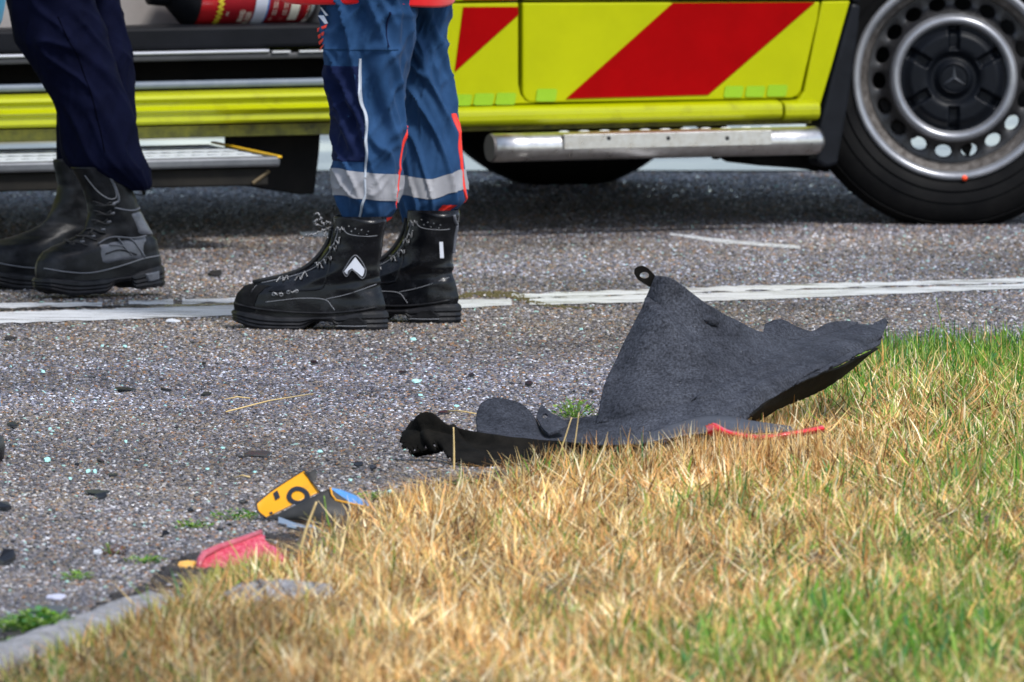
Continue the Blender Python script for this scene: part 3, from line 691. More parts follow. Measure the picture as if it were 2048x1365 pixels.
M_STITCH = mat('stitching', (.16, .165, .18), .6)
M_SILV = mat('silver_reflective', (.62, .64, .70), .4)
M_EYE = mat('eyelet', (.35, .35, .36), .35, .7)

class Boot:
    """heel at x=0, toe at x=L, sole on z=0; near side is -y in the boot's own frame when it points to -x in the picture"""
    ZL = [.030, .050, .070, .085, .094, .100, .110, .120, .132, .150, .170, .190, .210, .240]
    XF = [.304, .306, .299, .284, .258, .226, .188, .163, .146, .128, .115, .107, .104, .104]
    XB = [.004, .000, .005, .009, .011, .012, .013, .013, .013, .011, .008, .005, .001, -.003]
    BW = [.047, .0475, .0465, .0445, .043, .042, .041, .0405, .040, .0405, .0415, .043, .0445, .046]
    def __init__(s, loc, fwd, pitch=0, zs=1.0, ls=1.0, seed=0, top=.235, lean=0.0, fat=0.0):
        s.lean = lean; s.worn = .55 if lean else .25; s.ZL = Boot.ZL; s.XF = [x+fat*sstep(.1, .17, z) for x, z in zip(Boot.XF, Boot.ZL)]; s.XB = list(Boot.XB)
        s.zs, s.ls, s.seed, s.top = zs, ls, seed, top
        f = Vector((fwd[0], fwd[1], 0)).normalized(); up = Vector((0, 0, 1)); l = up.cross(f)
        M = Matrix((f, l, up)).transposed()
        if pitch: M = M @ Matrix.Rotation(pitch, 3, 'Y')
        s.M = M; s.loc = Vector(loc); s.near = -1 if l.y > 0 else 1
    def W(s, x, y, z): return s.loc+s.M @ Vector((x*s.ls+s.lean*max(0, z-.09), y, z*s.zs))
    def half(s, x, z):                   # half width of the upper
        xf, xb, bw = interp(z, s.ZL, s.XF), interp(z, s.ZL, s.XB), interp(z, s.ZL, s.BW)
        u = (x-xb)/(xf-xb)
        if u <= 0 or u >= 1: return 0
        foot = interp(u, [0, .02, .06, .14, .3, .46, .62, .75, .86, .94, .98, 1], [0, .32, .55, .72, .76, .82, .97, 1.0, .90, .66, .38, 0])*bw
        k = sstep(.088, .128, z)
        el = bw*(max(0, 1-abs(2*u-1)**2.3))**(1/2.1)
        ridge = 1-.55*sstep(.45, 1, u)*sstep(.075, .1, z)*(1-sstep(.12, .16, z))
        return (foot*(1-k)+el*k)*ridge
    def ring(s, z, n=72, grow=0.0):
        xf, xb = interp(z, s.ZL, s.XF)+grow, interp(z, s.ZL, s.XB)-grow; out = []
        for k in range(n):
            t = 2*math.pi*k/n; u = .5+.5*math.cos(t); x0 = xb+(xf-xb)*u
            xi = interp(z, s.ZL, s.XB)+(interp(z, s.ZL, s.XF)-interp(z, s.ZL, s.XB))*min(.9995, max(.0005, u))
            h = s.half(xi, z)+grow*math.sqrt(max(0, 1-(2*u-1)**2))
            out.append((x0, h if math.sin(t) >= 0 else -h, z))
        return out
    def crease(s, x, y, z):
        e = math.exp(-((z-.092)/.022)**2)*sstep(.12, .02, x)+.8*math.exp(-((z-.1)/.02)**2)*math.exp(-((x-.19)/.035)**2)
        return .006*e*noise.noise(Vector((x*18+s.seed, y*12, z*75)))+.0015*noise.noise(Vector((x*25, y*25+s.seed, z*25)))+s.worn*(.004*noise.noise(Vector((x*30+s.seed, y*20, z*55)))+.002*noise.noise(Vector((x*70, y*50, z*90+s.seed))))
    def upper(s, name, m, parent, o):
        zz = np.concatenate([np.linspace(.028, .08, 14), np.linspace(.083, .125, 22), np.linspace(.13, s.top, 22)]); P = []
        for z in zz:
            row = []
            for x, y, z_ in s.ring(z):
                n = Vector((x-.09, y*2, 0)); n = n.normalized() if n.length > 1e-6 else Vector((1, 0, 0)); c = s.crease(x, y, z)
                dip = -.010*math.exp(-((x-.02)/.03)**2)*sstep(.19, s.top, z) if z > .19 else 0
                row.append(s.W(x+n.x*c, y+n.y*c, z_+dip)-o)
            P.append(row)
        b = MB(); b.grid(P, wrapv=True)
        # thickness at the collar
        k = len(P)-1; rim = [s.W(x*.93+.004, y*.90, z-.012)-o for x, y, z in s.ring(s.top)]
        b.grid([P[k], [s.W(x*.97+.002, y*.96, z+.003)-o for x, y, z in s.ring(s.top)], rim], wrapv=True)
        return b.build(name, m, parent, smooth=True)
    def sole(s, name, m, parent, o):
        def zb(x): return .017*sstep(.235, .315, x)**1.3+.018*sstep(.088, .10, x)*sstep(.165, .13, x)
        def zt(x): return .040-.012*sstep(.02, .12, x)+.010*sstep(.2, .3, x)
        prof = [(0, 0.0015), (.06, .0045), (.22, .0062), (.34, .0040), (.44, .0068), (.58, .0045), (.68, .0072), (.84, .0060), (.93, .0045), (1.0, .001)]
        n = 150; P = []
        for fz_, gr in prof:
            row = []
            for k, (x, y, z) in enumerate(s.ring(.045, n, gr)):
                lug = .0035 if (k % 6 < 3 and fz_ == 0) else 0
                z0 = zb(x)+lug; row.append(s.W(x, y, z0+(zt(x)-z0)*fz_)-o)
            P.append(row)
        b = MB(); b.grid(P, wrapv=True)
        c0 = len(b.v); ctr = [s.W(x, 0, zb(x)+.004)-o for x, y, z in s.ring(.045, n, 0)]
        b.grid([P[0], ctr], wrapv=True)
        return b.build(name, m, parent, smooth=False, bevel=0)
    def side(s, x, z, off=.001): return s.W(x, s.near*(s.half(x, z)+off), z)
    def band(s, name, m, parent, o, pts, r, n=40, off=.0):       # thin raised welt along (x,z) points of the near side
        sp = spline(pts, n); b = MB(); b.tube([s.side(p[0], p[1], off)-o for p in sp], r, 6); return b.build(name, m, parent, smooth=True)
    def patch(s, name, m, parent, o, poly, off=.0016, n=6):       # flat badge following the side: poly of (x,z)
        b = MB(); cx = sum(p[0] for p in poly)/len(poly); cz = sum(p[1] for p in poly)/len(poly)
        top = [s.side(x, z, off)-o for x, z in poly]; bot = [s.side(x, z, -.001)-o for x, z in poly]; k = len(poly)
        b.add(top+bot, [tuple(range(k))]+[(i, (i+1) % k, (i+1) % k+k, i+k) for i in range(k)]); return b.build(name, m, parent)
    def quadpatch(s, name, m, parent, o, c4, off=.0016, n=10, solid=0):
        (a, b_, c, d) = [np.array(q) for q in c4]; P = []
        for i in range(n):
            t = i/(n-1); row = []
            for j in range(n):
                q = j/(n-1); p = (a*(1-t)+b_*t)*(1-q)+(d*(1-t)+c*t)*q
                ed = off if 0 < i < n-1 and 0 < j < n-1 else -.0006
                row.append(s.side(p[0], p[1], ed)-o)
            P.append(row)
        b = MB(); b.grid(P); return b.build(name, m, parent, smooth=True)

# ---- person by the doorway in blue trousers
dN = G(772, 662).y; dF = G(918, 648).y
oB = G(700, 660); oB.z = 0
pb = empty('person', oB); tag(pb, 'person in blue work trousers with grey reflective bands, red jacket and black boots', 'person')
fwN = (-math.cos(R(13)), math.sin(R(13)))
bn = Boot(G(772, 662), fwN, zs=1.0, ls=1.0, seed=1.0, top=.222)
bf = Boot(G(918, 648), (-math.cos(R(16)), math.sin(R(16))), zs=1.0, ls=1.0, seed=4.0, top=.222)
na = dN+.06; fa = dF+.06
LN = Leg([(-330, 625, 850, na+.02), (-180, 630, 845, na+.02), (-60, 638, 838, na), (0, 641, 832, na), (60, 641, 829, na), (110, 644, 822, na), (160, 652, 816, na), (200, 658, 812, na), (240, 668, 813, na), (275, 664, 813, na), (305, 666, 812, na), (335, 663, 807, na), (365, 661, 805, na), (398, 670, 801, na), (425, 680, 790, na), (450, 690, 768, na), (475, 694, 758, na)], 1.02, 1.7, 1.1)
LF = Leg([(-330, 770, 905, fa+.02), (-180, 770, 905, fa+.02), (-60, 775, 908, fa), (0, 778, 904, fa), (60, 785, 898, fa), (100, 790, 896, fa), (150, 795, 903, fa), (200, 798, 911, fa), (250, 800, 917, fa), (300, 800, 924, fa), (340, 798, 930, fa), (385, 797, 935, fa), (405, 797, 930, fa), (422, 800, 912, fa), (445, 806, 905, fa)], 1.02, 5.3, .95)
tn = LN.shell('trouser_leg', M_BLUE, pb, oB); tf = LF.shell('trouser_leg', M_BLUE, pb, oB)
def vb(leg, y0, y1): return leg.v_at(y0), leg.v_at(y1)
v0, v1 = vb(LN, 338, 392); LN.shell('reflective_band', M_BAND, tn, oB, v0, v1, off=.0018, nv=30, ntt=110, shape=lambda t: .018*max(0, math.cos(t))+.004*math.sin(3*t))
v0, v1 = vb(LF, 352, 392); LF.shell('reflective_band', M_BAND, tf, oB, v0, v1, off=.0018, nv=30, ntt=110, shape=lambda t: -.016*max(0, math.cos(t))+.004*math.sin(3*t))
# darker knee panel, left of the piping
kp = []
v0, v1 = vb(LN, 128, 322)
P = []
for i in range(70):
    v = v0+(v1-v0)*i/69; ta = -math.pi*1.25; tb_ = ang(LN, v, np.interp(LN.row(v)[0], [110, 200, 240, 330], [719, 724, 731, 731]))
    P.append([LN.base(v, ta+(tb_-ta)*j/39, .0016 if 0 < i < 69 else -.001)-oB for j in range(40)])
MB().grid(P).build('knee_panel', M_NAVY, tn, smooth=True)
def tape(leg, name, m, par, pts, hw): return leg.ribbon(name, m, par, oB, [(py, ang(leg, leg.v_at(py), x)) for py, x in pts], hw)
tape(LN, 'grey_piping', M_PIPE, tn, [(114, 720), (150, 720), (200, 724), (225, 733), (260, 734), (320, 733), (380, 731), (410, 724), (440, 716)], .0024)
tape(LN, 'red_piping', M_ORNG, tn, [(250, 810), (280, 808), (330, 803), (360, 801), (400, 796), (418, 790)], .003)
tape(LF, 'red_piping', M_ORNG, tf, [(226, 908), (260, 913), (300, 918), (340, 925), (380, 931), (406, 930)], .0058)
LF.shell('hem', M_ORNG, tf, oB, *vb(LF, 408, 422), t0=-1.15, t1=-.75, off=.0008, nv=8, ntt=12, wrap=False)
LN.shell('hem', M_ORNG, tn, oB, *vb(LN, 434, 447), t0=-.55, t1=.1, off=.0012, nv=8, ntt=12, wrap=False)
# thigh pocket seam and hatch marks of reflective print
for i, (x, y, m) in enumerate(((653, 22, M_SILV), (653, 38, M_SILV), (653, 52, M_ORNG), (652, 66, M_ORNG), (652, 79, M_ORNG), (654, 91, M_ORNG))):
    b = MB(); pts = [(x-8, y+4), (x+6, y-6), (x+6, y+1), (x-8, y+11)] if i > 1 else [(x-8, y-8), (x-2, y-9), (x+7, y+6), (x+2, y+8)]
    b.add([LN.base(LN.v_at(py), ang(LN, LN.v_at(py), max(px, 644.5)), .0075)-oB for px, py in pts], [(0, 1, 2, 3)]); b.build('print_mark', m, tn)
tape(LN, 'pocket_seam', M_NAVY, tn, [(20, 775), (50, 774), (90, 771)], .0012)
LN.ribbon('pocket_hem', M_NAVY, tn, oB, [(96, ang(LN, LN.v_at(96), x)) for x in (648, 680, 720, 760, 790)], .0012)
# hips and jacket hem
zj = LN.base(LN.v_at(8), -1.57).z
P = []
for i, (zz, rx, ry) in enumerate(((0, .158, .20), (.004, .161, .203), (.06, .162, .205), (.25, .165, .20), (.45, .175, .19), (.7, .19, .17), (.78, .12, .1), (.80, .06, .06))):
    P.append([(D(733, 10, (na+fa)/2).x-oB.x+rx*1.06*math.cos(t)*(1+.02*math.sin(5*t)), (na+fa)/2+.01-oB.y+ry*math.sin(t), zj+.004*math.cos(t)*-1+.003*math.sin(3*t)+zz-oB.z) for t in np.linspace(0, 2*math.pi, 64, endpoint=False)])
MB().grid(P, wrapv=True).build('jacket', M_JACK, pb, smooth=True, solid=.006)
def dress_boot(B, name, near=True):
    u = B.upper('boot', M_LEA, pb, oB)
    B.sole('sole', M_SOLE, u, oB)
    # toe cap
    P = []
    for z in np.linspace(.036, .0885, 16):
        row = []
        xf = interp(z, B.ZL, B.XF)
        for t in np.linspace(-1, 1, 25):
            xx = xf-(.052-.0)*abs(t)**2.2-.0004
            h = B.half(max(xx, .2), z); row.append(B.W(xx+.0016, (1 if t > 0 else -1)*(h+.0016)*(1 if abs(t) > .02 else 0), z)-oB)
        P.append(row)
    MB().grid(P).build('toe_cap', M_TOE, u, smooth=True)
    B.band('welt', M_SOLE, u, oB, [(.30, .052), (.27, .046), (.22, .040), (.16, .036), (.10, .036), (.05, .041), (.012, .048)], .0022, off=.003)
    B.band('stitch_line', M_STITCH, u, oB, [(.268, .06), (.262, .075), (.255, .088)], .0007, off=.0014)
    B.band('stitch_line', M_STITCH, u, oB, [(.232, .056), (.20, .060), (.16, .064), (.115, .062), (.10, .048), (.095, .041)], .0008, off=.0006)
    B.band('stitch_line', M_STITCH, u, oB, [(.112, .063), (.08, .070), (.05, .079), (.016, .092)], .0008, off=.0006)
    B.band('stitch_line', M_STITCH, u, oB, [(.075, .204), (.072, .196), (.06, .190), (.03, .187), (.012, .188)], .0007, off=.0006)
    B.band('seam', M_LEA, u, oB, [(.102, .20), (.104, .16), (.107, .125), (.115, .095), (.128, .082), (.19, .079), (.225, .078)], .0022, off=.0)
    for x, z in ((.064, .207), (.051, .202), (.039, .200), (.027, .197), (.059, .197), (.045, .193), (.030, .191)):
        p = B.side(x, z, .0008)-oB; b = MB(); b.add([p+B.M @ Vector((dx*.0016, 0, dz*.0016)) for dx, dz in ((-1, 0), (0, 1), (1, 0), (0, -1))], [(0, 1, 2, 3)]); b.build('vent_hole', M_EYE, u)
    # heel counter of the sole
    B.patch('heel_inset', M_SOLE, u, oB, [(.085, .013), (.066, .026), (.046, .028), (.030, .020), (.030, .012)], off=.008)
    B.band('heel_rib', M_STITCH, u, oB, [(.088, .011), (.06, .0105), (.03, .011)], .0010, off=.0078)
    # zip and laces at the front
    fr = []
    for z in np.linspace(.092, .208, 24): fr.append((interp(z, B.ZL, B.XF), z))
    zipb = MB(); zipb.tube([B.W(x+.0035, B.near*.004, z)-oB for x, z in fr], .0042, 8); zipb.build('zip', M_LACEB, u, smooth=True)
    for dx, nm in ((-.012, 'zip_edge'), (-.017, 'zip_edge')):
        B.band(nm, M_STITCH if dx < -.015 else M_LEA, u, oB, [(x+dx-.004*math.sin(i*.9)*0, z) for i, (x, z) in enumerate(fr)][::2], .0010, off=.001)
    rr = random.Random(int(B.seed*10))
    for i, z in enumerate((.199, .18, .163, .146, .128, .112, .101)):
        xf = interp(z, B.ZL, B.XF); pts = []
        for k in range(9):
            q = k/8; pts.append(B.side(xf-.030+.018*q*(1 if i < 5 else 1.2)+.0018*math.sin(q*9+i), z+.006*math.sin(q*11+i)-.012*q*(i % 2), .0025)-oB)
        MB().tube(pts, .0013, 6).build('lace', M_LACE, u, smooth=True)
    for (x, z) in ((.215, .072), (.200, .071), (.186, .076), (.170, .078)):
        p = B.side(x, z, .001)-oB; b = MB()
        pts = [p+B.M @ Vector((.0032*math.cos(a), 0, .0032*math.sin(a))) for a in np.linspace(0, 2*math.pi, 11)]
        b.tube(pts, .0009, 5); b.build('eyelet', M_EYE, u, smooth=True)
    for x0, x1, z in ((.215, .200, .072), (.187, .170, .077)):
        pts = [B.side(x0+(x1-x0)*k/8, z+.0016*math.sin(k*1.1), .0025)-oB for k in range(9)]
        MB().tube(pts, .0017, 6).build('lace', M_LACE, u, smooth=True)
    return u
u1 = dress_boot(bn, 'boot'); u2 = dress_boot(bf, 'boot')
# loose lace ends standing off the ankle of the near boot
for pts in ([(.104, .202, .006), (.116, .214, .012), (.122, .208, .016), (.128, .224, .018), (.136, .230, .02), (.142, .226, .02)], [(.108, .196, .008), (.122, .198, .02), (.134, .19, .028), (.150, .188, .03), (.160, .182, .03), (.168, .180, .03)], [(.102, .206, .004), (.114, .2, .016), (.118, .19, .024), (.112, .184, .028)], [(.106, .21, .0), (.13, .205, .015), (.14, .213, .02), (.128, .219, .02)]):
    sp = spline(pts, 34); MB().tube([bn.W(x+.002*math.sin(i*1.3), bn.near*(y+.002*math.cos(i*1.7)), z+.002*math.sin(i*1.9))-oB for i, (x, z, y) in enumerate(sp)], .0014, 6).build('lace', M_LACE, u1, smooth=True)
bn.patch('chevron_badge', M_SILV, u1, oB, [(.074, .118), (.069, .112), (.066, .120), (.0585, .1245), (.040, .108), (.037, .113), (.0355, .122), (.052, .146)], off=.0036)
bn.band('badge_outline', M_STITCH, u1, oB, [(.077, .118), (.052, .150), (.033, .122), (.040, .104), (.058, .121), (.070, .108), (.077, .118)], .0009, n=60, off=.0034)
bf.patch('silver_tab', M_SILV, u2, oB, [(.030, .131), (.024, .131), (.024, .163), (.030, .163)])
bf.band('heel_pull', M_PANEL, u2, oB, [(.004, .216), (.004, .19), (.008, .165), (.010, .14)], .004, off=.002)

# ---- person at the left in dark navy
dA = G(150, 600).y; dAf = G(150, 572).y
oA = G(200, 592)
pa = empty('person', oA); tag(pa, 'person in plain dark navy trousers and scuffed black boots, heel lifted, at left', 'person')
d1 = np.array((-.86, -.5)); d1 = d1/np.linalg.norm(d1)
tipA = G(88, 600)
bA = Boot((tipA.x-d1[0]*.272, tipA.y-d1[1]*.272, .020), d1, pitch=R(3.2), zs=1.08, ls=.94, seed=8.0, top=.235, lean=.62, fat=.0)
bAf = Boot(G(236, 574), (-.90, -.43), zs=1.10, ls=1.0, seed=11.0, top=.235, lean=.25)
ha, hf = dA+.085, dAf+.12
def tree_boot(B, near):
    u = B.upper('boot', M_LEA2, pa, oA); B.sole('sole', M_SOLE, u, oA)
    B.band('welt', M_STITCH, u, oA, [(.298, .056), (.26, .048), (.21, .042), (.16, .044), (.11, .050), (.06, .058), (.012, .060)], .0013, off=.002)
    P = []
    return u
M_RIB = mat('panel_rib_grey', (.10, .105, .12), .45)
uA = tree_boot(bA, True); uAf = tree_boot(bAf, False)
gp = [[(.148, .098), (.062, .090), (.040, .058), (.150, .058)]]
bA.quadpatch('side_panel', M_PANEL, uA, oA, [(.172, .092), (.168, .056), (.062, .058), (.048, .098)], .0032)
for pts in ([(.172, .094), (.13, .104), (.08, .098), (.046, .100)], [(.160, .074), (.12, .078), (.08, .066)], [(.118, .101), (.112, .085), (.092, .066)], [(.090, .098), (.078, .084), (.060, .060)], [(.148, .090), (.128, .088), (.112, .085)]):
    bA.band('panel_rib', M_LEA2 if len(pts) == 3 and pts[0][0] == .160 else M_RIB, uA, oA, pts, .0016, n=20, off=.0042)
bA.quadpatch('ankle_panel', M_PANEL, uA, oA, [(.056, .145), (.062, .104), (.016, .1), (.016, .145)], .0026)
bA.band('panel_rib', M_PANEL, uA, oA, [(.085, .158), (.05, .150), (.015, .152)], .002, n=20, off=.001)
bA.band('stitch_line', M_STITCH, uA, oA, [(.10, .222), (.096, .19), (.085, .176), (.068, .178), (.060, .196), (.058, .222)], .0011, n=40, off=.0008)
bA.band('collar_welt', M_PANEL, uA, oA, [(.056, .225), (.058, .195), (.066, .172), (.084, .166)], .0026, n=30, off=.001)
bA.quadpatch('heel_inset', M_PANEL, uA, oA, [(.068, .030), (.058, .012), (.022, .014), (.020, .034)], .008)
for i, z in enumerate((.165, .148, .132, .118, .107, .099)):
    xf = interp(z, bA.ZL, bA.XF)
    for sg in (1, -1):
        pts = []
        for k in range(9):
            q = k/8; x = xf-.034+.03*q; zz_ = z+(.010 if sg > 0 else -.006)*(q-.5)+.002*math.sin(k+i)
            pts.append(bA.W(x, bA.near*(bA.half(min(x, interp(zz_, bA.ZL, bA.XF)-.002), zz_)+.003), zz_)-oA)
        MB().tube(pts, .0022, 6).build('lace', M_LACEB, uA, smooth=True)
    p = bA.side(xf-.034, z, .002)-oA; MB().tube([p-Vector((.004, 0, 0)), p, p+Vector((.005, 0, .001))], .0026, 6).build('lace_hook', M_RIB, uA, smooth=True)
lp = [(-.004, .190), (-.018, .186), (-.024, .180), (-.018, .174), (-.002, .176)]
MB().grid([[bA.W(x, bA.near*(.004+yy), z)-oA for yy in (-.006, .006)] for x, z in spline(lp, 16)]).build('pull_loop', M_LACEB, uA, smooth=True, solid=.002)
LA = Leg([(-330, -40, 200, ha+.05), (-160, -10, 205, ha+.03), (-60, 5, 200, ha), (0, 12, 190, ha), (50, 22, 208, ha), (80, 30, 217, ha), (100, 42, 223, ha), (150, 74, 240, ha), (180, 94, 250, ha), (210, 108, 260, ha), (250, 116, 271, ha), (290, 120, 278, ha), (312, 124, 286, ha), (332, 136, 295, ha), (352, 172, 299, ha), (370, 222, 300, ha), (381, 252, 296, ha)], .95, 9.1, .75)
LA.ev = [0, .3, .5, .7, .85, 1]; LA.ee = [.5, .7, .8, .8, .7, .4]
LAf = Leg([(-330, 40, 240, hf+.05), (-160, 60, 240, hf+.02), (-60, 80, 238, hf), (0, 90, 242, hf), (50, 100, 252, hf), (100, 110, 264, hf), (150, 115, 269, hf), (200, 112, 270, hf), (250, 112, 272, hf), (300, 112, 240, hf), (335, 114, 215, hf), (356, 118, 200, hf)], .95, 12.4, .7)
LAf.ev = LA.ev; LAf.ee = LA.ee
tA = LA.shell('trouser_leg', M_DKNV, pa, oA); tAf = LAf.shell('trouser_leg', M_DKNV, pa, oA)
LA.ribbon('side_seam', mat('seam_dark', (.0008, .001, .004), .9, spec=.03), tA, oA, [(py, ang(LA, LA.v_at(py), x)) for py, x in ((30, 118), (70, 135), (110, 158), (150, 172), (190, 185), (230, 195), (270, 205), (300, 211))], .0011, .0008)
LA.shell('cuff', M_DKNV, tA, oA, LA.v_at(336), .995, off=.003, nv=20, ntt=90)
zj2 = LA.base(LA.v_at(-40), -1.57).z
P = []
for zz, rx, ry in ((0, .15, .19), (.3, .17, .18), (.6, .18, .16), (.68, .1, .1), (.7, .05, .05)):
    P.append([(D(130, 10, (ha+hf)/2).x-oA.x+rx*math.cos(t), (ha+hf)/2-oA.y+ry*math.sin(t), zj2+zz-oA.z) for t in np.linspace(0, 2*math.pi, 48, endpoint=False)])
MB().grid(P, wrapv=True).build('jacket', M_DKNV, pa, smooth=True, solid=.006)
# ------------------------------------------------------------------ torn black wheel-arch liner on the verge
def felt():
    m, nt, p = nodemat('felt_liner'); L = nt.links.new; tc = nt.nodes.new('ShaderNodeTexCoord')
    def nz_(sc, det, rgh=.6):
        n = nt.nodes.new('ShaderNodeTexNoise'); n.inputs['Scale'].default_value = sc; n.inputs['Detail'].default_value = det; n.inputs['Roughness'].default_value = rgh; L(tc.outputs['Object'], n.inputs[0]); return n
    def ramp(n, a, b, c0, c1):
        r = nt.nodes.new('ShaderNodeValToRGB'); r.color_ramp.elements[0].position = a; r.color_ramp.elements[1].position = b; r.color_ramp.elements[0].color = (*c0, 1); r.color_ramp.elements[1].color = (*c1, 1); L(n.outputs[0], r.inputs[0]); return r
    base = ramp(nz_(4, 10, .78), .34, .68, (.015, .0165, .022), (.064, .069, .085))        # dusty patches
    tcm = nt.nodes.new('ShaderNodeMapping'); tcm.inputs['Rotation'].default_value = (0, R(35), 0); tcm.inputs['Scale'].default_value = (10, 10, 110); L(tc.outputs['Object'], tcm.inputs[0])
    sn = nz_(1.0, 5); L(tcm.outputs[0], sn.inputs[0]); stk = ramp(sn, .36, .5, (.55, .55, .55), (1.08, 1.08, 1.08))             # scuffs
    fine = ramp(nz_(230, 4, .7), .36, .64, (.42, .42, .42), (1.6, 1.6, 1.6))                 # felt fibre
    mx = nt.nodes.new('ShaderNodeMix'); mx.data_type = 'RGBA'; mx.blend_type = 'MULTIPLY'; mx.inputs[0].default_value = 1; L(base.outputs[0], mx.inputs[6]); L(fine.outputs[0], mx.inputs[7])
    m0 = nt.nodes.new('ShaderNodeMix'); m0.data_type = 'RGBA'; m0.blend_type = 'MULTIPLY'; m0.inputs[0].default_value = .38; L(mx.outputs[2], m0.inputs[6]); L(stk.outputs[0], m0.inputs[7])
    spk = ramp(nz_(330, 2), .735, .76, (0, 0, 0), (1, 1, 1))                                 # pale grit
    m2 = nt.nodes.new('ShaderNodeMix'); m2.data_type = 'RGBA'; L(spk.outputs[0], m2.inputs[0]); L(m0.outputs[2], m2.inputs[6]); m2.inputs[7].default_value = (.30, .30, .30, 1); L(m2.outputs[2], p.inputs['Base Color'])
    p.inputs['Roughness'].default_value = .85; p.inputs['Specular IOR Level'].default_value = .1
    b = nt.nodes.new('ShaderNodeBump'); b.inputs['Strength'].default_value = .5; b.inputs['Distance'].default_value = .0015; L(nz_(260, 4).outputs[0], b.inputs['Height']); L(b.outputs[0], p.inputs['Normal'])
    return m
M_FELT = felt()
M_FELTD = mat('liner_shade_black', (.005, .0048, .0042), .8, c2=(.013, .0115, .0095), vs=20, bump=.5, bs=160, dist=.002, spec=.06)  # near-black liner tone; shade of the down-facing parts is put into the colour
oL = G(1230, 915); DL = oL.y
lin = empty('wheel_arch_liner', oL); tag(lin, 'torn black wheel arch liner lying curled on the grass edge', 'car part')
def jag(P, amp, fr, seed, sides):
    """ragged torn edges: push border points along the sheet"""
    n, m = len(P), len(P[0]); c = [[Vector(p) for p in r] for r in P]
    for i in range(n):
        for j in range(m):
            e = 0; d = None
            if 'b' in sides and i >= n-2: d = c[n-1][j]-c[n-4][j]
            elif 't' in sides and i <= 1: d = c[0][j]-c[3][j]
            elif 'r' in sides and j >= m-2: d = c[i][m-1]-c[i][m-4]
            elif 'l' in sides and j <= 1: d = c[i][0]-c[i][3]
            if d is not None and d.length > 0:
                k = noise.noise(Vector((i*fr, j*fr, seed)))+.6*noise.noise(Vector((i*fr*3.1, j*fr*3.1, seed+4)))
                P[i][j] = c[i][j]+d.normalized()*amp*k
    return P
def sheetpx(rows, nu, nv, name, m, parent, o, solid=.004, edges=None, amp=.006, fr=.5, seed=0, lump=0.0, crs=()):
    W = [[D(x, y, d) for x, y, d in r] for r in rows]
    P = cgrid(W, nu, nv); P = [[Vector(p) for p in r] for r in P]
    if lump:
        for i in range(nu):
            for j in range(nv):
                p = P[i][j]; P[i][j] = p+Vector((0, -1, .5))*lump*(noise.noise(p*9+Vector((seed, 0, 0)))+.5*noise.noise(p*24))
    for poly, am, wd in crs:                     # creases: a soft step across a line of photo points
        for i in range(nu):
            for j in range(nv):
                q = np.array(PX(P[i][j])); best = (1e9, 0)
                for a_, b_ in zip(poly[:-1], poly[1:]):
                    a_, b_ = np.array(a_, float), np.array(b_, float); e_ = b_-a_; t = np.clip(np.dot(q-a_, e_)/np.dot(e_, e_), 0, 1); dv = q-(a_+e_*t); dd = np.hypot(*dv)
                    if dd < best[0]: best = (dd, math.copysign(dd, e_[0]*dv[1]-e_[1]*dv[0]))
                if best[0] < 90: P[i][j] = P[i][j]+Vector((0, -am*math.tanh(best[1]/wd)*math.exp(-best[0]/26), am*.4*math.exp(-(best[0]/wd)**2)))
    if edges: P = jag(P, amp, fr, seed, edges)
    P = [[p-o for p in r] for r in P]
    return MB().grid(P).build(name, m, parent, smooth=True, solid=solid)
d0 = DL
main = [
 [(1311, 551, d0+.16), (1352, 563, d0+.15), (1438, 626, d0+.20), (1530, 668, d0+.32), (1610, 680, d0+.48), (1700, 656, d0+.66), (1774, 646, d0+.80)],
 [(1287, 612, d0+.15), (1336, 618, d0+.13), (1428, 664, d0+.16), (1523, 695, d0+.25), (1605, 694, d0+.40), (1703, 672, d0+.58), (1770, 655, d0+.74)],
 [(1250, 685, d0+.11), (1312, 690, d0+.07), (1410, 712, d0+.08), (1512, 728, d0+.16), (1597, 712, d0+.31), (1700, 688, d0+.50), (1768, 664, d0+.70)],
 [(1212, 765, d0+.05), (1290, 775, d0+.00), (1395, 778, d0+.00), (1503, 766, d0+.07), (1585, 735, d0+.23), (1695, 704, d0+.43), (1764, 674, d0+.66)],
 [(1197, 830, d0+.00), (1275, 840, d0-.07), (1385, 825, d0-.09), (1490, 800, d0-.01), (1575, 758, d0+.16), (1690, 718, d0+.38), (1760, 686, d0+.62)],
 [(1180, 886, d0-.06), (1265, 895, d0-.16), (1372, 872, d0-.18), (1474, 848, d0-.09), (1548, 794, d0+.08), (1684, 726, d0+.34), (1752, 692, d0+.60)]]
sheetpx(main, 100, 170, 'main_panel', M_FELT, lin, oL, .005, 'b', .011, .28, 2.0, .012, crs=[([(1296, 606), (1330, 632), (1356, 662), (1384, 690), (1412, 712)], .016, 5), ([(1400, 800), (1470, 770), (1560, 722), (1640, 690)], .010, 7), ([(1220, 840), (1300, 812), (1380, 800)], -.009, 8), ([(1440, 835), (1520, 770), (1600, 735)], .008, 6), ([(1640, 735), (1690, 705), (1750, 680)], -.010, 5)])
# fold line across the apex and a small moulded blister
bl = D(1412, 640, d0+.165)
P = [[Vector((r*.024*math.cos(a), -.009*(1-r*r)+.004, r*.012*math.sin(a)-r*.006*math.cos(a)))+bl-oL for a in np.linspace(0, 2*math.pi, 20, endpoint=False)] for r in (.02, .35, .65, .85, 1.0)]
MB().grid(P, wrapv=True).build('moulded_blister', M_FELT, lin, smooth=True)
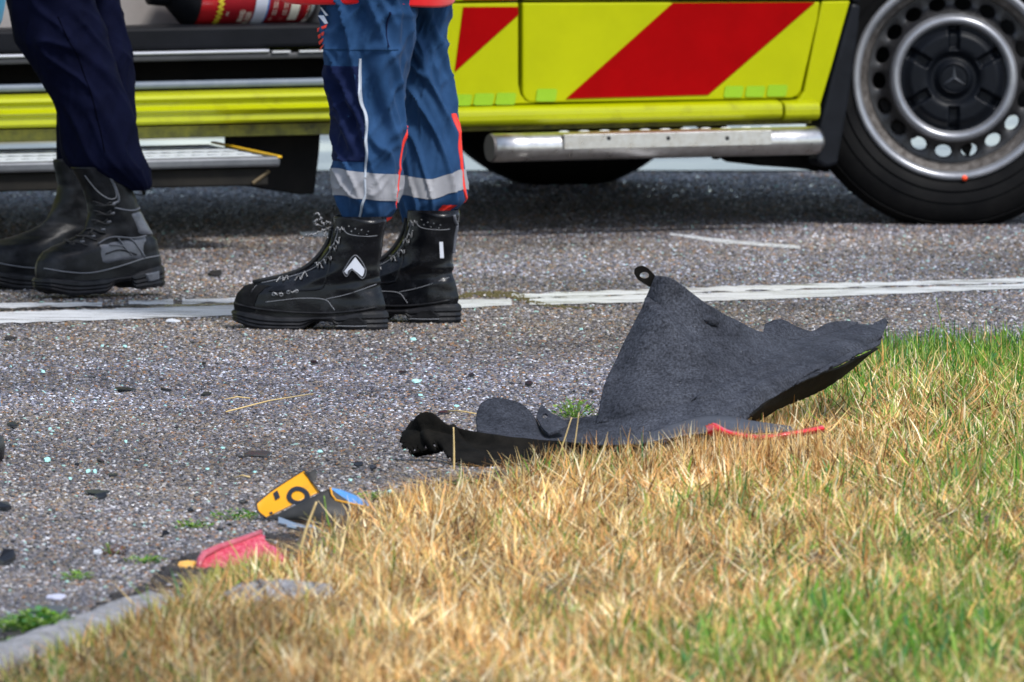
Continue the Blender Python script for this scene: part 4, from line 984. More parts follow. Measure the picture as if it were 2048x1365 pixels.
# turned-under edge beneath the right half
und = [[(1500, 832, d0-.06), (1556, 786, d0+.10), (1620, 755, d0+.22), (1684, 731, d0+.34), (1756, 695, d0+.60)],
       [(1506, 838, d0+.02), (1566, 800, d0+.16), (1622, 776, d0+.28), (1684, 746, d0+.40), (1740, 706, d0+.62)],
       [(1500, 850, d0+.10), (1566, 814, d0+.24), (1618, 792, d0+.36), (1672, 762, d0+.46), (1722, 722, d0+.66)]]
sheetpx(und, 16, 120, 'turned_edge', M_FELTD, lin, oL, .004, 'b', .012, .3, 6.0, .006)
# flap standing behind the ridge, torn tip
fl1 = [[(1530, 650, d0+.52), (1560, 640, d0+.54), (1590, 653, d0+.56), (1624, 664, d0+.60), (1660, 646, d0+.66), (1714, 644, d0+.74)],
       [(1523, 678, d0+.46), (1555, 682, d0+.48), (1590, 682, d0+.52), (1622, 684, d0+.56), (1662, 672, d0+.62), (1716, 664, d0+.72)]]
sheetpx(fl1, 8, 40, 'rear_flap', M_FELT, lin, oL, .004, 't', .003, .4, 9.0)
tip = [[(1722, 664, d0+.76), (1745, 650, d0+.80), (1766, 638, d0+.84), (1774, 645, d0+.86)], [(1728, 676, d0+.74), (1750, 668, d0+.78), (1764, 660, d0+.82), (1771, 652, d0+.85)]]
sheetpx(tip, 6, 20, 'torn_tip', M_FELT, lin, oL, .005, 'tb', .003, .8, 3.0)
# lower apron running left: its down-facing shade put into the colour
ap = [[(812, 862, d0-.10), (836, 832, d0-.12), (862, 826, d0-.13), (902, 852, d0-.15), (960, 866, d0-.17), (1060, 878, d0-.19), (1190, 890, d0-.20), (1300, 886, d0-.19)],
      [(804, 882, d0-.12), (836, 866, d0-.13), (866, 868, d0-.14), (910, 884, d0-.17), (970, 900, d0-.20), (1062, 904, d0-.21), (1190, 904, d0-.20), (1300, 896, d0-.19)],
      [(818, 906, d0-.14), (850, 898, d0-.15), (882, 892, d0-.16), (906, 920, d0-.24), (985, 944, d0-.30), (1060, 936, d0-.28), (1190, 918, d0-.24), (1300, 906, d0-.2)]]
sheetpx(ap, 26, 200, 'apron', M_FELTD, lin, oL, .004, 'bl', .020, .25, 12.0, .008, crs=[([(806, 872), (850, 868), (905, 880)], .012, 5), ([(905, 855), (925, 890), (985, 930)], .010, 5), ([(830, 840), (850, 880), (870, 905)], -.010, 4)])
fr_ = [[(822, 906, d0-.05), (850, 899, d0-.06), (884, 893, d0-.07)], [(830, 912, d0-.02), (856, 909, d0-.02), (886, 902, d0-.04)]]
sheetpx(fr_, 6, 24, 'torn_strip', M_FELTD, lin, oL, .004, 'tb', .004, .7, 15.0)
# floor between apron and panel, with the rounded lobe and the drilled tab
flr = [[(955, 866, d0-.15), (1040, 862, d0-.02), (1110, 846, d0+.06), (1195, 832, d0+.0)], [(1000, 874, d0-.17), (1075, 876, d0-.14), (1150, 876, d0-.08), (1230, 868, d0-.08)], [(1060, 880, d0-.18), (1120, 886, d0-.18), (1200, 892, d0-.18), (1290, 888, d0-.18)]]
sheetpx(flr, 16, 40, 'floor_panel', M_FELT, lin, oL, .004, None)
lobe = [[(956, 824, d0-.02), (966, 806, d0+.0), (990, 798, d0+.01), (1020, 802, d0+.01), (1046, 812, d0+.0), (1068, 836, d0-.02), (1082, 862, d0-.06)],
        [(952, 842, d0-.06), (972, 832, d0-.05), (996, 828, d0-.05), (1022, 832, d0-.05), (1046, 842, d0-.06), (1068, 856, d0-.08), (1086, 872, d0-.11)],
        [(954, 862, d0-.14), (976, 868, d0-.14), (1000, 872, d0-.15), (1024, 874, d0-.15), (1048, 876, d0-.16), (1068, 879, d0-.16), (1092, 882, d0-.16)]]
sheetpx(lobe, 24, 44, 'rounded_lobe', M_FELT, lin, oL, .004)
def holed(outer, hole_c, hr, d, name, m, th=.004, tilt=0.0):
    """a flat tab with a real hole; outline in photo points"""
    k = len(outer); K = 32; b = MB()
    c = np.array(hole_c, float); out = []; inn = []
    for i in range(K):
        a = 2*math.pi*i/K; dirv = np.array((math.cos(a), math.sin(a)))
        best = None
        for j in range(k):
            p, q = np.array(outer[j], float), np.array(outer[(j+1) % k], float); e = q-p
            den = dirv[0]*e[1]-dirv[1]*e[0]
            if abs(den) < 1e-9: continue
            t = ((p-c)[0]*e[1]-(p-c)[1]*e[0])/den; s_ = ((p-c)[0]*dirv[1]-(p-c)[1]*dirv[0])/den
            if t > 0 and -1e-6 <= s_ <= 1+1e-6 and (best is None or t > best): best = t
        out.append(c+dirv*(best or hr*1.5)); inn.append(c+dirv*np.array(hr if isinstance(hr, tuple) else (hr, hr)))
    f = lambda p: D(p[0], p[1], d-tilt*(p[1]-c[1]))-oL
    b.grid([[f(p) for p in out], [f(p) for p in inn]], wrapv=True)
    return b.build(name, m, lin, solid=th)
rt = [(1268, 548), (1269, 538), (1276, 533), (1286, 532), (1296, 537), (1304, 545), (1315, 556), (1313, 568), (1306, 578), (1292, 570), (1276, 560)]
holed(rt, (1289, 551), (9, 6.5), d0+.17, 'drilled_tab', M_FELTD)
holed([(1072, 835), (1078, 818), (1085, 811), (1094, 822), (1106, 830), (1122, 838), (1140, 850), (1120, 862), (1098, 870), (1086, 860)], (1090, 834), (5.5, 5), d0-.02, 'drilled_tab', M_FELT, tilt=.004)
# grey sheet pushed under the liner
gs = [[(1300, 868, d0-.30), (1380, 838, d0-.16), (1440, 832, d0-.10), (1510, 844, d0-.10), (1580, 854, d0-.14)], [(1290, 886, d0-.40), (1380, 870, d0-.36), (1440, 866, d0-.33), (1510, 866, d0-.30), (1590, 862, d0-.26)]]
oS = D(1450, 862, d0-.3)
g_ = sheetpx(gs, 10, 50, 'plastic_sheet', mat('grey_plastic', (.035, .037, .045), .5, c2=(.07, .073, .085), vs=12), None, oS, .003, None); g_.location = oS
tag(g_, 'thin dark grey plastic sheet half under the torn liner', 'car part')
rs_ = [[(1412, 852, d0-.34), (1430, 848, d0-.36), (1460, 862, d0-.37), (1520, 871, d0-.38), (1580, 864, d0-.37), (1645, 852, d0-.33)], [(1416, 866, d0-.36), (1434, 860, d0-.38), (1462, 868, d0-.40), (1520, 876, d0-.41), (1580, 868, d0-.40), (1648, 856, d0-.36)], [(1418, 874, d0-.34), (1436, 870, d0-.36), (1462, 876, d0-.37), (1520, 884, d0-.38), (1580, 876, d0-.38), (1650, 864, d0-.34)]]
oR = D(1520, 885, d0-.36); r_ = sheetpx(rs_, 8, 50, 'red_trim_strip', mat('red_plastic', (.62, .006, .02), .3, c2=(.7, .02, .03), vs=20, coat=.4), None, oR, .003, 'tb', .006, .9, 4.0); r_.location = oR
tag(r_, 'broken red plastic strip in the straw in front of the black liner', 'car part')

# ------------------------------------------------------------------ folded yellow plate
oP = G(620, 1046); dp = oP.y
plate = empty('licence_plate', oP); tag(plate, 'crumpled yellow licence plate with blue end folded beside the road', 'licence plate')
M_PLY = mat('plate_yellow', (.72, .32, .004), .4, c2=(.40, .18, .01), vs=26, vmin=.58, vmax=.8, detail=9)
M_PLB = mat('plate_back', (.022, .021, .019), .6, c2=(.04, .037, .032), vs=30)
M_PBK = mat('plate_black', (.012, .014, .02), .45)
M_PBL = mat('plate_blue', (.05, .22, .55), .45, c2=(.08, .3, .65), vs=40)
yf = [[(512, 1008, dp+.03), (542, 984, dp+.05), (575, 962, dp+.08), (609, 941, dp+.11)], [(516, 1024, dp+.02), (548, 1004, dp+.03), (584, 984, dp+.05), (622, 962, dp+.08)], [(530, 1036, dp+.005), (560, 1022, dp+.01), (600, 1002, dp+.02), (640, 984, dp+.04)]]
YW = [[D(*q) for q in r] for r in yf]; YG = cgrid(YW, 20, 30)
def on_plate(u, v, off=.0022):            # u along, v down
    i, j = v*19, u*29; i0, j0 = min(int(i), 18), min(int(j), 28); a, b_ = i-i0, j-j0
    p = (YG[i0][j0]*(1-b_)+YG[i0][j0+1]*b_)*(1-a)+(YG[i0+1][j0]*(1-b_)+YG[i0+1][j0+1]*b_)*a
    return Vector(p)-Vector((0, off, -off*.6))-oP
face = MB().grid([[Vector(p)-oP for p in r] for r in YG]).build('yellow_face', M_PLY, plate, smooth=True, solid=.0016)
for pts in ([(0, 0), (1, 0)], [(0, 1), (0, 0)]):
    MB().tube([on_plate(pts[0][0]+(pts[1][0]-pts[0][0])*k/20, pts[0][1]+(pts[1][1]-pts[0][1])*k/20, .001) for k in range(21)], .0016, 6).build('black_border', M_PBK, face, smooth=True)
K = 28                                                       # the printed O and the dash
def ann(k, rr): a = 2*math.pi*k/K; return on_plate(.69+.165*rr*math.cos(a), .80+.42*rr*math.sin(a))
MB().grid([[ann(k, 1.0) for k in range(K)], [ann(k, .55) for k in range(K)]], wrapv=True).build('printed_character', M_PBK, face)
MB().grid([[on_plate(u, v) for u in (.36, .45)] for v in (.14, .5)]).build('printed_dash', M_PBK, face)
MB().grid([[on_plate(u, v) for u in (.13, .19)] for v in (.88, .99)]).build('printed_dash', M_PBK, face)
bk = [[(536, 1038, dp-.01), (570, 1022, dp-.02), (610, 1002, dp-.03), (660, 977, dp-.03)], [(552, 1040, dp-.02), (600, 1030, dp-.05), (650, 1015, dp-.06), (700, 1006, dp-.04)], [(570, 1042, dp-.03), (630, 1050, dp-.06), (690, 1052, dp-.07), (756, 1046, dp-.05)]]
sheetpx(bk, 16, 30, 'dark_back_flap', M_PLB, plate, oP, .0018)
bu = [[(660, 976, dp-.02), (690, 983, dp+.05), (728, 1000, dp+.04)], [(664, 990, dp-.03), (690, 997, dp-.01), (740, 1010, dp-.02)], [(676, 1003, dp-.035), (700, 1006, dp-.04), (752, 1018, dp-.045)]]
bu_ = sheetpx(bu, 10, 16, 'blue_end', M_PBL, plate, oP, .0016)
MB().tube([D(x, y, d)-oP for x, y, d in ((661, 976, dp-.034), (664, 990, dp-.04), (672, 1001, dp-.045), (700, 1007, dp-.052), (730, 1014, dp-.056), (752, 1022, dp-.056))], .0018, 6).build('yellow_border', M_PLY, bu_, smooth=True)
cu_ = [[(608, 940, dp+.11), (618, 945, dp+.09), (632, 938, dp+.10)], [(612, 950, dp+.10), (622, 958, dp+.08), (634, 946, dp+.09)], [(622, 962, dp+.085), (626, 966, dp+.07), (632, 960, dp+.08)]]
sheetpx(cu_, 8, 10, 'curled_corner', M_PLB, plate, oP, .0016)
MB().tube([D(x, y, d)-oP for x, y, d in ((609, 941, dp+.10), (618, 956, dp+.085), (640, 984, dp+.03))], .0016, 6).build('folded_edge', M_PLB, plate, smooth=True)
tab_ = [[(612, 992, dp-.04), (622, 988, dp-.04)], [(616, 998, dp-.05), (626, 994, dp-.05)]]

# ------------------------------------------------------------------ red lens fragment and orange pieces
oT = G(480, 1142); dt = oT.y
M_LENS = mat('red_lens', (.46, .015, .05), .25, c2=(.68, .14, .18), vs=140, bump=1.0, bs=150, dist=.004, coat=.4, vmin=.4, vmax=.62)
M_LENSE = mat('lens_edge', (.38, .03, .06), .3, c2=(.50, .14, .17), vs=40, coat=.4)
lens = empty('tail_light_lens', oT); tag(lens, 'broken pinkish red tail light lens at the road edge', 'car part')
lf_ = [[(402, 1104, dt+.01), (440, 1092, dt+.03), (484, 1078, dt+.06), (521, 1064, dt+.09)], [(398, 1124, dt-.01), (440, 1116, dt+.0), (490, 1104, dt+.02), (542, 1092, dt+.05)], [(397, 1142, dt-.03), (450, 1146, dt-.05), (520, 1142, dt-.03), (596, 1132, dt-.0)]]
sheetpx(lf_, 20, 34, 'lens_face', M_LENS, lens, oT, .003, 'r', .006, .5, 3.0, .002)
MB().tube([D(x, y, d)-oT for x, y, d in ((397, 1140, dt-.035), (400, 1122, dt-.02), (408, 1108, dt-.005), (440, 1094, dt+.02), (484, 1079, dt+.05), (522, 1064, dt+.08))], [.005, .006, .006, .0055, .005, .004], 8).build('lens_rim', M_LENSE, lens, smooth=True)
fg = [[(408, 1104, dt+.05), (444, 1090, dt+.08), (486, 1074, dt+.10), (520, 1061, dt+.12)], [(408, 1108, dt-.005), (440, 1095, dt+.02), (484, 1080, dt+.05), (522, 1065, dt+.08)]]
sheetpx(fg, 6, 20, 'lens_flange', M_LENSE, lens, oT, .003)

def chip(name, px, py, wpx, hpx, m, label, cat, group=None, seed=0, z=.004, th=.35):
    """an angular broken chip resting on the ground, irregular outline with thickness"""
    r = random.Random(seed*17+3); o = G(px, py, z); sc = FPX/o.y; w_, h_ = wpx/sc/2, hpx/sc*.62
    n = r.randint(5, 8); pts = []
    for k in range(n):
        a = 2*math.pi*(k+r.uniform(-.3, .3))/n; rr = r.uniform(.65, 1.1); pts.append((w_*rr*math.cos(a), w_*1.2*rr*math.sin(a)))
    tx, ty = r.uniform(-.15, .15)*h_/w_, r.uniform(.15, .5)*h_/w_
    b = MB(); 
    top = [(x, y, h_*.35+x*tx+y*ty+r.uniform(.1, .5)*h_) for x, y in pts]; bot = [(x*1.05, y*1.05, max(-.003, q[2]-h_*th-.001)) for (x, y), q in zip(pts, top)]
    zm = min(q[2] for q in bot); top = [(x, y, q-zm) for x, y, q in top]; bot = [(x, y, q-zm) for x, y, q in bot]
    b.add(top+bot, [tuple(range(n)), tuple(range(2*n-1, n-1, -1))]+[(i, i+n, (i+1) % n+n, (i+1) % n) for i in range(n)])
    ob = b.build(name, m, None, loc=o); tag(ob, label, cat, group); return ob
M_ORC = mat('orange_plastic', (.82, .36, .02), .35, c2=(.88, .5, .08), vs=60)
chip('lens_fragment', 372, 1138, 44, 20, M_ORC, 'small orange lens chip left of the pink red lens', 'debris', seed=2)
chip('lens_fragment', 612, 1136, 26, 20, M_ORC, 'small orange chip in the grass right of the pink red lens', 'debris', seed=3)
M_SH = mat('black_shard', (.004, .004, .005), .35, spec=.3, c2=(.009, .009, .011), vs=40)
M_WSH = mat('pale_plastic', (.66, .68, .72), .4); M_GRS = mat('grey_plastic_piece', (.16, .18, .22), .4, .3)
shards = [(330, 783, 24, 14), (412, 792, 22, 9), (200, 926, 24, 14), (226, 953, 26, 9), (154, 932, 12, 8), (190, 988, 66, 8), (202, 998, 26, 12), (252, 781, 46, 7), (408, 730, 10, 8), (482, 918, 12, 10), (512, 912, 58, 10),
          (806, 748, 20, 8), (942, 754, 14, 8), (1056, 772, 18, 14), (1182, 786, 14, 9), (628, 728, 20, 7), (20, 680, 36, 7), (432, 552, 30, 12), (890, 828, 30, 8), (26, 854, 26, 10), (10, 1022, 34, 26), (16, 1128, 46, 36), (380, 1024, 14, 12), (440, 1062, 14, 12), (460, 1052, 12, 10), (330, 1072, 16, 12), (716, 934, 22, 12), (745, 940, 20, 10), (1990, 676, 34, 8), (1840, 676, 20, 6), (486, 1008, 22, 12), (1204, 806, 12, 7)]
SL = ['black square shard left of centre on the open asphalt', 'thin black shard just right of the square shard', 'black wedge shaped shard upper of a pair at left', 'low curved black sliver below the wedge shaped shard', 'tiny black crumb left of the wedge shaped shard', 'long flat black splinter on asphalt at lower left', 'dark lump touching under the long flat splinter', 'slim grey black sliver left of the square shard', 'tiny black dot of plastic above the thin shard', 'small black bit left end of the long thin shard', 'long thin black shard lying above the yellow plate', 'flat black shard on asphalt below the near boot heel side', 'tiny shard between near boots and the torn liner', 'round black lump of plastic above the holed liner tab', 'tiny dark shard close to the liner left edge', 'thin black flake below the chevron boot', 'thin black sliver below the white line at far left', 'dark fragment on asphalt between the two people', 'flat black flake above the liner apron tail', 'black shard beside the blue shoe at left edge', 'larger black shard at left edge beside the verge', 'big black angular shard near the lower left kerb', 'black crumb above the low weed left of the plate', 'upper black clod beside the weed mat', 'small black clod right of the low weed', 'dark clod left of the red lens top', 'black clod among straws under the liner apron tail', 'second black clod beside the straws near the apron', 'black shard beside the grass at the far right edge', 'thin black flake left of the tall thin green stalk', 'black lump touching left of the yellow plate', 'tiny black flake directly left of the liner base']
for i, (x, y, w_, h_) in enumerate(shards):
    chip('plastic_shard', x, y, w_, h_, M_SH, SL[i], 'debris', 'black shards on the road', seed=30+i)
chip('plastic_chip', 345, 644, 34, 7, M_WSH, 'flat white plastic chip on asphalt below the white line', 'debris', seed=71)
chip('plastic_chip', 196, 1108, 24, 16, M_WSH, 'small white plastic chip at road edge left of the red lens', 'debris', seed=72)
chip('plastic_chip', 112, 1198, 44, 10, mat('lilac_plastic', (.5, .5, .62), .4), 'flat pale grey chip near the lower left kerb', 'debris', seed=73)
chip('plastic_strip', 96, 1224, 130, 14, mat('dark_strip', (.03, .032, .05), .35), 'long dark plastic strip just above the concrete kerb', 'debris', seed=74)
chip('metal_scrap', 632, 471, 84, 10, M_GRS, 'flat grey metal scrap on asphalt behind the boot laces', 'debris', seed=75)
for i, (px, py, L_) in enumerate(((585, 1060, 70), (610, 1068, 90), (640, 1074, 60))):
    a, b_ = G(px-L_*.4, py-6), G(px+L_*.5, py+8); b = MB(); o = (a+b_)/2; n_ = Vector((0, .03, 0))
    b.add([a-o+Vector((0, 0, .006)), b_-o+Vector((0, 0, .004)), b_-o+n_+Vector((0, 0, .006)), a-o+n_+Vector((0, 0, .014))], [(0, 1, 2, 3)])
    ob = b.build('clear_strip', mat('clear_plastic', (.20, .25, .32), .12), solid=.002, loc=o); tag(ob, 'thin shiny clear plastic sliver under the yellow plate', 'debris', 'clear plastic slivers')
# bits of green safety glass
M_GL = mat('safety_glass', (.32, .72, .66), .08, c2=(.5, .85, .8), vs=200, spec=.8)
gl = [(832, 766, 22, 8), (840, 792, 10, 5), (95, 924, 14, 12), (176, 946, 10, 7), (190, 947, 10, 8), (252, 886, 8, 5), (140, 960, 8, 5), (86, 746, 8, 6), (912, 815, 12, 6), (826, 681, 12, 5), (1163, 660, 9, 5), (530, 908, 12, 9), (446, 898, 10, 4), (100, 860, 8, 5), (600, 958, 10, 7), (640, 905, 12, 5), (510, 946, 10, 4), (415, 940, 8, 5), (700, 962, 10, 6), (780, 985, 10, 6), (205, 694, 7, 5), (250, 695, 9, 5)]
for i, (x, y, w_, h_) in enumerate(gl): chip('glass_fragment', x, y, w_, h_, M_GL, 'tiny turquoise crumb of safety glass on the asphalt', 'glass', 'crumbs of safety glass', seed=100+i)

# ------------------------------------------------------------------ things that only touch the picture's left edge
oE = G(0, 925)+Vector((.004, 0, 0)); b = MB()
P = [[(-.075+.11*math.cos(a)*r*1.0-.03, .14*math.sin(a)*r, z) for a in np.linspace(0, 2*math.pi, 28, endpoint=False)] for r, z in ((.86, .0), (.98, .006), (1.0, .03), (.97, .045), (.90, .05))]
b.grid(P, wrapv=True); shoe = empty('shoe', oE); tag(shoe, 'blue shoe with dark sole cut off by the left picture edge', 'shoe')
b.build('sole', M_SOLE, shoe, smooth=True)
P = [[(-.075+.105*math.cos(a)*r-.03, .13*math.sin(a)*r, z) for a in np.linspace(0, 2*math.pi, 28, endpoint=False)] for r, z in ((.9, .046), (.93, .07), (.86, .09))]
MB().grid(P, wrapv=True).build('trim', mat('brown_trim', (.10, .03, .015), .5), shoe, smooth=True)
P = [[(-.075+.11*math.cos(a)*r-.03, .13*math.sin(a)*r, z) for a in np.linspace(0, 2*math.pi, 28, endpoint=False)] for r, z in ((.90, .088), (.93, .10), (.92, .12), (.84, .14), (.6, .15), (.1, .15))]
MB().grid(P, wrapv=True).build('upper', mat('bright_blue', (.02, .25, .7), .5), shoe, smooth=True)
oE2 = D(-16, 50, 37.0)
P = []
for py, xr in ((-200, 20), (-100, 16), (0, 12), (20, 9), (40, 5), (54, -2), (58, -16)):
    c = D(xr-34, py, 37.0); P.append([c-oE2+Vector((.034*math.cos(a), .03*math.sin(a), 0)) for a in np.linspace(0, 2*math.pi, 20, endpoint=False)])
sv = MB().grid(P, wrapv=True).build('hanging_cloth', cloth('teal_cloth', (.03, .16, .26), (.05, .2, .3)), None, smooth=True, loc=oE2)
tag(sv, 'teal cloth edge hanging at the top left picture corner', 'cloth')

# ------------------------------------------------------------------ concrete kerb, half overgrown
M_CON = mat('concrete', (.15, .148, .15), .9, c2=(.36, .355, .37), vs=30, bump=1.0, bs=45, dist=.02, vmin=.3, vmax=.72)
def kerb(name, pts, w_, h_, label, seed):
    o = G(*pts[len(pts)//2]); b = MB(); sp = spline([tuple(G(*p)) for p in pts], 60); P = []
    for i in range(60):
        t = (sp[min(i+1, 59)]-sp[max(i-1, 0)]); t = Vector(t).normalized(); n_ = Vector((-t.y, t.x, 0)); c = Vector(sp[i]); row = []
        e = min(1, min(i, 59-i)/4)
        for (a, z) in ((0, -.03), (0, .55), (.06, .9), (.2, 1.0), (.5, 1.02), (.8, 1.0), (.95, .85), (1, .5), (1, -.03)):
            k = 1+.35*noise.noise(Vector((i*.22, a*3, seed)))+.22*noise.noise(Vector((i*.9, a*5, seed)))
            row.append(c+n_*(w_*(a-.0)*1)+Vector((0, 0, h_*z*(k if z > .2 else 1)*(.55+.45*e)))-o)
        P.append(row)
    b.grid(P); b.f += [tuple(range(8, -1, -1)), tuple(59*9+k for k in range(9))]
    ob = b.build(name, M_CON, None, smooth=True, loc=o); tag(ob, label, 'kerb', 'kerb stones at the lower left'); return ob
kerb('kerb_stone', [(-260, 1452), (-100, 1392), (60, 1330), (200, 1278), (330, 1236), (412, 1216)], .085, .026, 'long grey concrete kerb stone in the lower left corner', 1.0)
kerb('kerb_stone', [(432, 1232), (500, 1238), (580, 1236), (690, 1226)], .14, .046, 'short grey concrete kerb stone half buried in straw', 5.0)
# ------------------------------------------------------------------ grass and weeds
def leaf_mat(name, rough=.6):
    m, nt, p = nodemat(name); L = nt.links.new
    a = nt.nodes.new('ShaderNodeAttribute'); a.attribute_name = 'Col'; L(a.outputs['Color'], p.inputs['Base Color']); p.inputs['Roughness'].default_value = rough; p.inputs['Specular IOR Level'].default_value = .3
    t = nt.nodes.new('ShaderNodeBsdfTranslucent'); L(a.outputs['Color'], t.inputs[0]); mx = nt.nodes.new('ShaderNodeMixShader'); mx.inputs[0].default_value = .25
    o = [n for n in nt.nodes if n.type == 'OUTPUT_MATERIAL'][0]; L(p.outputs[0], mx.inputs[1]); L(t.outputs[0], mx.inputs[2]); L(mx.outputs[0], o.inputs[0]); return m
M_LEAF = leaf_mat('blade')
def blades(name, root, h, az, lean, curl, wid, col, parent=None, o=(0, 0, 0), levels=4):
    """many blades as one mesh: root (n,3), height, heading, lean, curl, width, colour (n,3)"""
    n = len(root); t = np.linspace(0, 1, levels)[None, :]
    ln = lean[:, None]+curl[:, None]*t
    seg = h[:, None]/(levels-1)
    dx = np.concatenate([np.zeros((n, 1)), np.cumsum(np.sin(ln[:, 1:])*seg, 1)], 1); dz = np.concatenate([np.zeros((n, 1)), np.cumsum(np.cos(ln[:, 1:])*seg, 1)], 1)
    cx = root[:, 0:1]+dx*np.cos(az)[:, None]; cy = root[:, 1:2]+dx*np.sin(az)[:, None]; cz = root[:, 2:3]+dz
    fa = rng.uniform(0, math.pi, n)                       # which way the flat of the blade faces
    wx, wy = np.cos(fa)[:, None], np.sin(fa)[:, None]*1.0
    wt = wid[:, None]*np.array([1, .95, .75, .12] if levels == 4 else ([1, .8, .15] if levels == 3 else [1, .5]))[None, :]/2
    Lp = np.stack([cx-wx*wt, cy-wy*wt, cz], -1); Rp = np.stack([cx+wx*wt, cy+wy*wt, cz], -1)
    vs = np.stack([Lp, Rp], 2).reshape(-1, 3)-np.array(o)
    base = (np.arange(n)*levels*2)[:, None]; q = []
    for k in range(levels-1): q.append(np.stack([base[:, 0]+2*k, base[:, 0]+2*k+1, base[:, 0]+2*k+3, base[:, 0]+2*k+2], -1))
    F = np.stack(q, 1).reshape(-1, 4)
    me = bpy.data.meshes.new(name); me.vertices.add(len(vs)); me.vertices.foreach_set('co', vs.astype(np.float32).ravel())
    me.loops.add(F.size); me.loops.foreach_set('vertex_index', F.astype(np.int32).ravel())
    me.polygons.add(len(F)); me.polygons.foreach_set('loop_start', np.arange(0, F.size, 4, dtype=np.int32)); me.polygons.foreach_set('loop_total', np.full(len(F), 4, np.int32))
    me.update(calc_edges=True)
    ca = me.color_attributes.new('Col', 'FLOAT_COLOR', 'POINT'); cc = np.repeat(np.concatenate([col, np.ones((n, 1))], 1), levels*2, 0)
    ca.data.foreach_set('color', cc.astype(np.float32).ravel())
    me.materials.append(M_LEAF); ob = bpy.data.objects.new(name, me); COL.objects.link(ob); ob.location = o
    if parent: ob.parent = parent
    return ob
def pxroots(n, x0=-350, x1=2400, ymax=1500, pw=1.0):
    """roots spread evenly over the ground inside the verge"""
    out = []; X = []; Y = []
    # even on the ground: weight rows by the square of distance
    xs = rng.uniform(x0, x1, n*3); ys = rng.uniform(640, ymax, n*3)
    dist = CAM_H/np.tan(PITCH+np.arctan((ys-682.5)/FPX)); wgt = (dist/dist.max())**3
    keep = (ys > yedge(xs)+rng.normal(0, 7, n*3)+20*np.interp(xs, [0, 1200, 1500], [1, 1, .3])*nz(xs, xs*0, .02, 77.0)) & (rng.random(n*3) < wgt) & (rng.random(n*3) < np.clip((ys-yedge(xs)+8)/np.interp(xs, [500, 900, 1300, 1500], [75, 60, 30, 8]), .12, 1))
    xs, ys, dist = xs[keep][:n], ys[keep][:n], dist[keep][:n]
    gx = (xs-1024)/FPX*np.hypot(dist, CAM_H); t = np.clip((ys-yedge(xs))/(1900-yedge(xs)), 0, 1)**(1/1.6)
    tt = np.clip((ys-yedge(xs))/(1900-yedge(xs)), 0, 1)
    z = np.array([verge_z(q)+vbump(a, b_)*sstep(0, .05, q) for q, a, b_ in zip(tt, gx, dist)])-.006
    return xs, ys, np.stack([gx, dist, z], -1)
def nz(xs, ys, f, s): return np.array([noise.noise(Vector((x*f, y*f*3, s))) for x, y in zip(xs, ys)])
STRAW = np.array([(.76, .50, .18), (.66, .36, .11), (.88, .68, .34), (.38, .18, .05), (.82, .58, .24), (.74, .40, .16), (.92, .80, .52), (.12, .055, .018)])
GREEN = np.array([(.09, .24, .010), (.15, .32, .025), (.24, .39, .06), (.04, .14, .012), (.30, .42, .09), (.08, .23, .075)])
YGRN = np.array([(.48, .46, .11), (.40, .42, .09), (.56, .52, .20)])
def greenness(xs, ys):
    right = np.clip((xs-1350)/650, 0, 1); near_edge = np.clip(1-(ys-yedge(xs))/150, 0, 1)*np.clip((xs-1450)/250, 0, 1)
    bottom = np.clip((ys-1120)/260, 0, 1)*np.clip((xs-950)/500, 0, 1); left = np.clip((640-xs)/400, 0, 1)*.35
    return np.clip(.01+.46*right+.6*near_edge+.36*bottom+left+.34*nz(xs, ys, .004, 3.3), 0, .92)
def colours(n, g, k_y=.35):
    r = rng.random(n); c = STRAW[rng.integers(0, len(STRAW), n)].copy()
    m = r < g; c[m] = GREEN[rng.integers(0, len(GREEN), m.sum())]
    m2 = (~m) & (rng.random(n) < g*k_y+.05); c[m2] = YGRN[rng.integers(0, len(YGRN), m2.sum())]
    return c*rng.uniform(.75, 1.15, (n, 1))
def sward_tone(xs, ys): return 1-.45*np.clip((ys-1215)/80, 0, 1)*np.clip((760-xs)/250, 0, 1)     # older, browner sward by the kerb
# matted straw lying on the soil
xs, ys, rt = pxroots(85000); k_ = (nz(xs, ys, .0075, 15.5)+.3*nz(xs, ys, .03, 19.0) > -.30) | (rng.random(len(xs)) < .35); xs, ys, rt = xs[k_], ys[k_], rt[k_]; n = len(xs)
g = greenness(xs, ys)*.35; pale = nz(xs, ys, .006, 22.0)
th = blades('thatch', rt+np.array((0, 0, .002)), rng.uniform(.03, .10, n), rng.uniform(0, 6.28, n), rng.uniform(.95, 1.5, n), rng.uniform(-.4, .45, n), rng.uniform(.0020, .0044, n), colours(n, g)*((1.05+.7*pale)*sward_tone(xs, ys))[:, None], levels=3)
tag(th, 'matted dry straw lying over the verge', 'straw', kind='stuff')
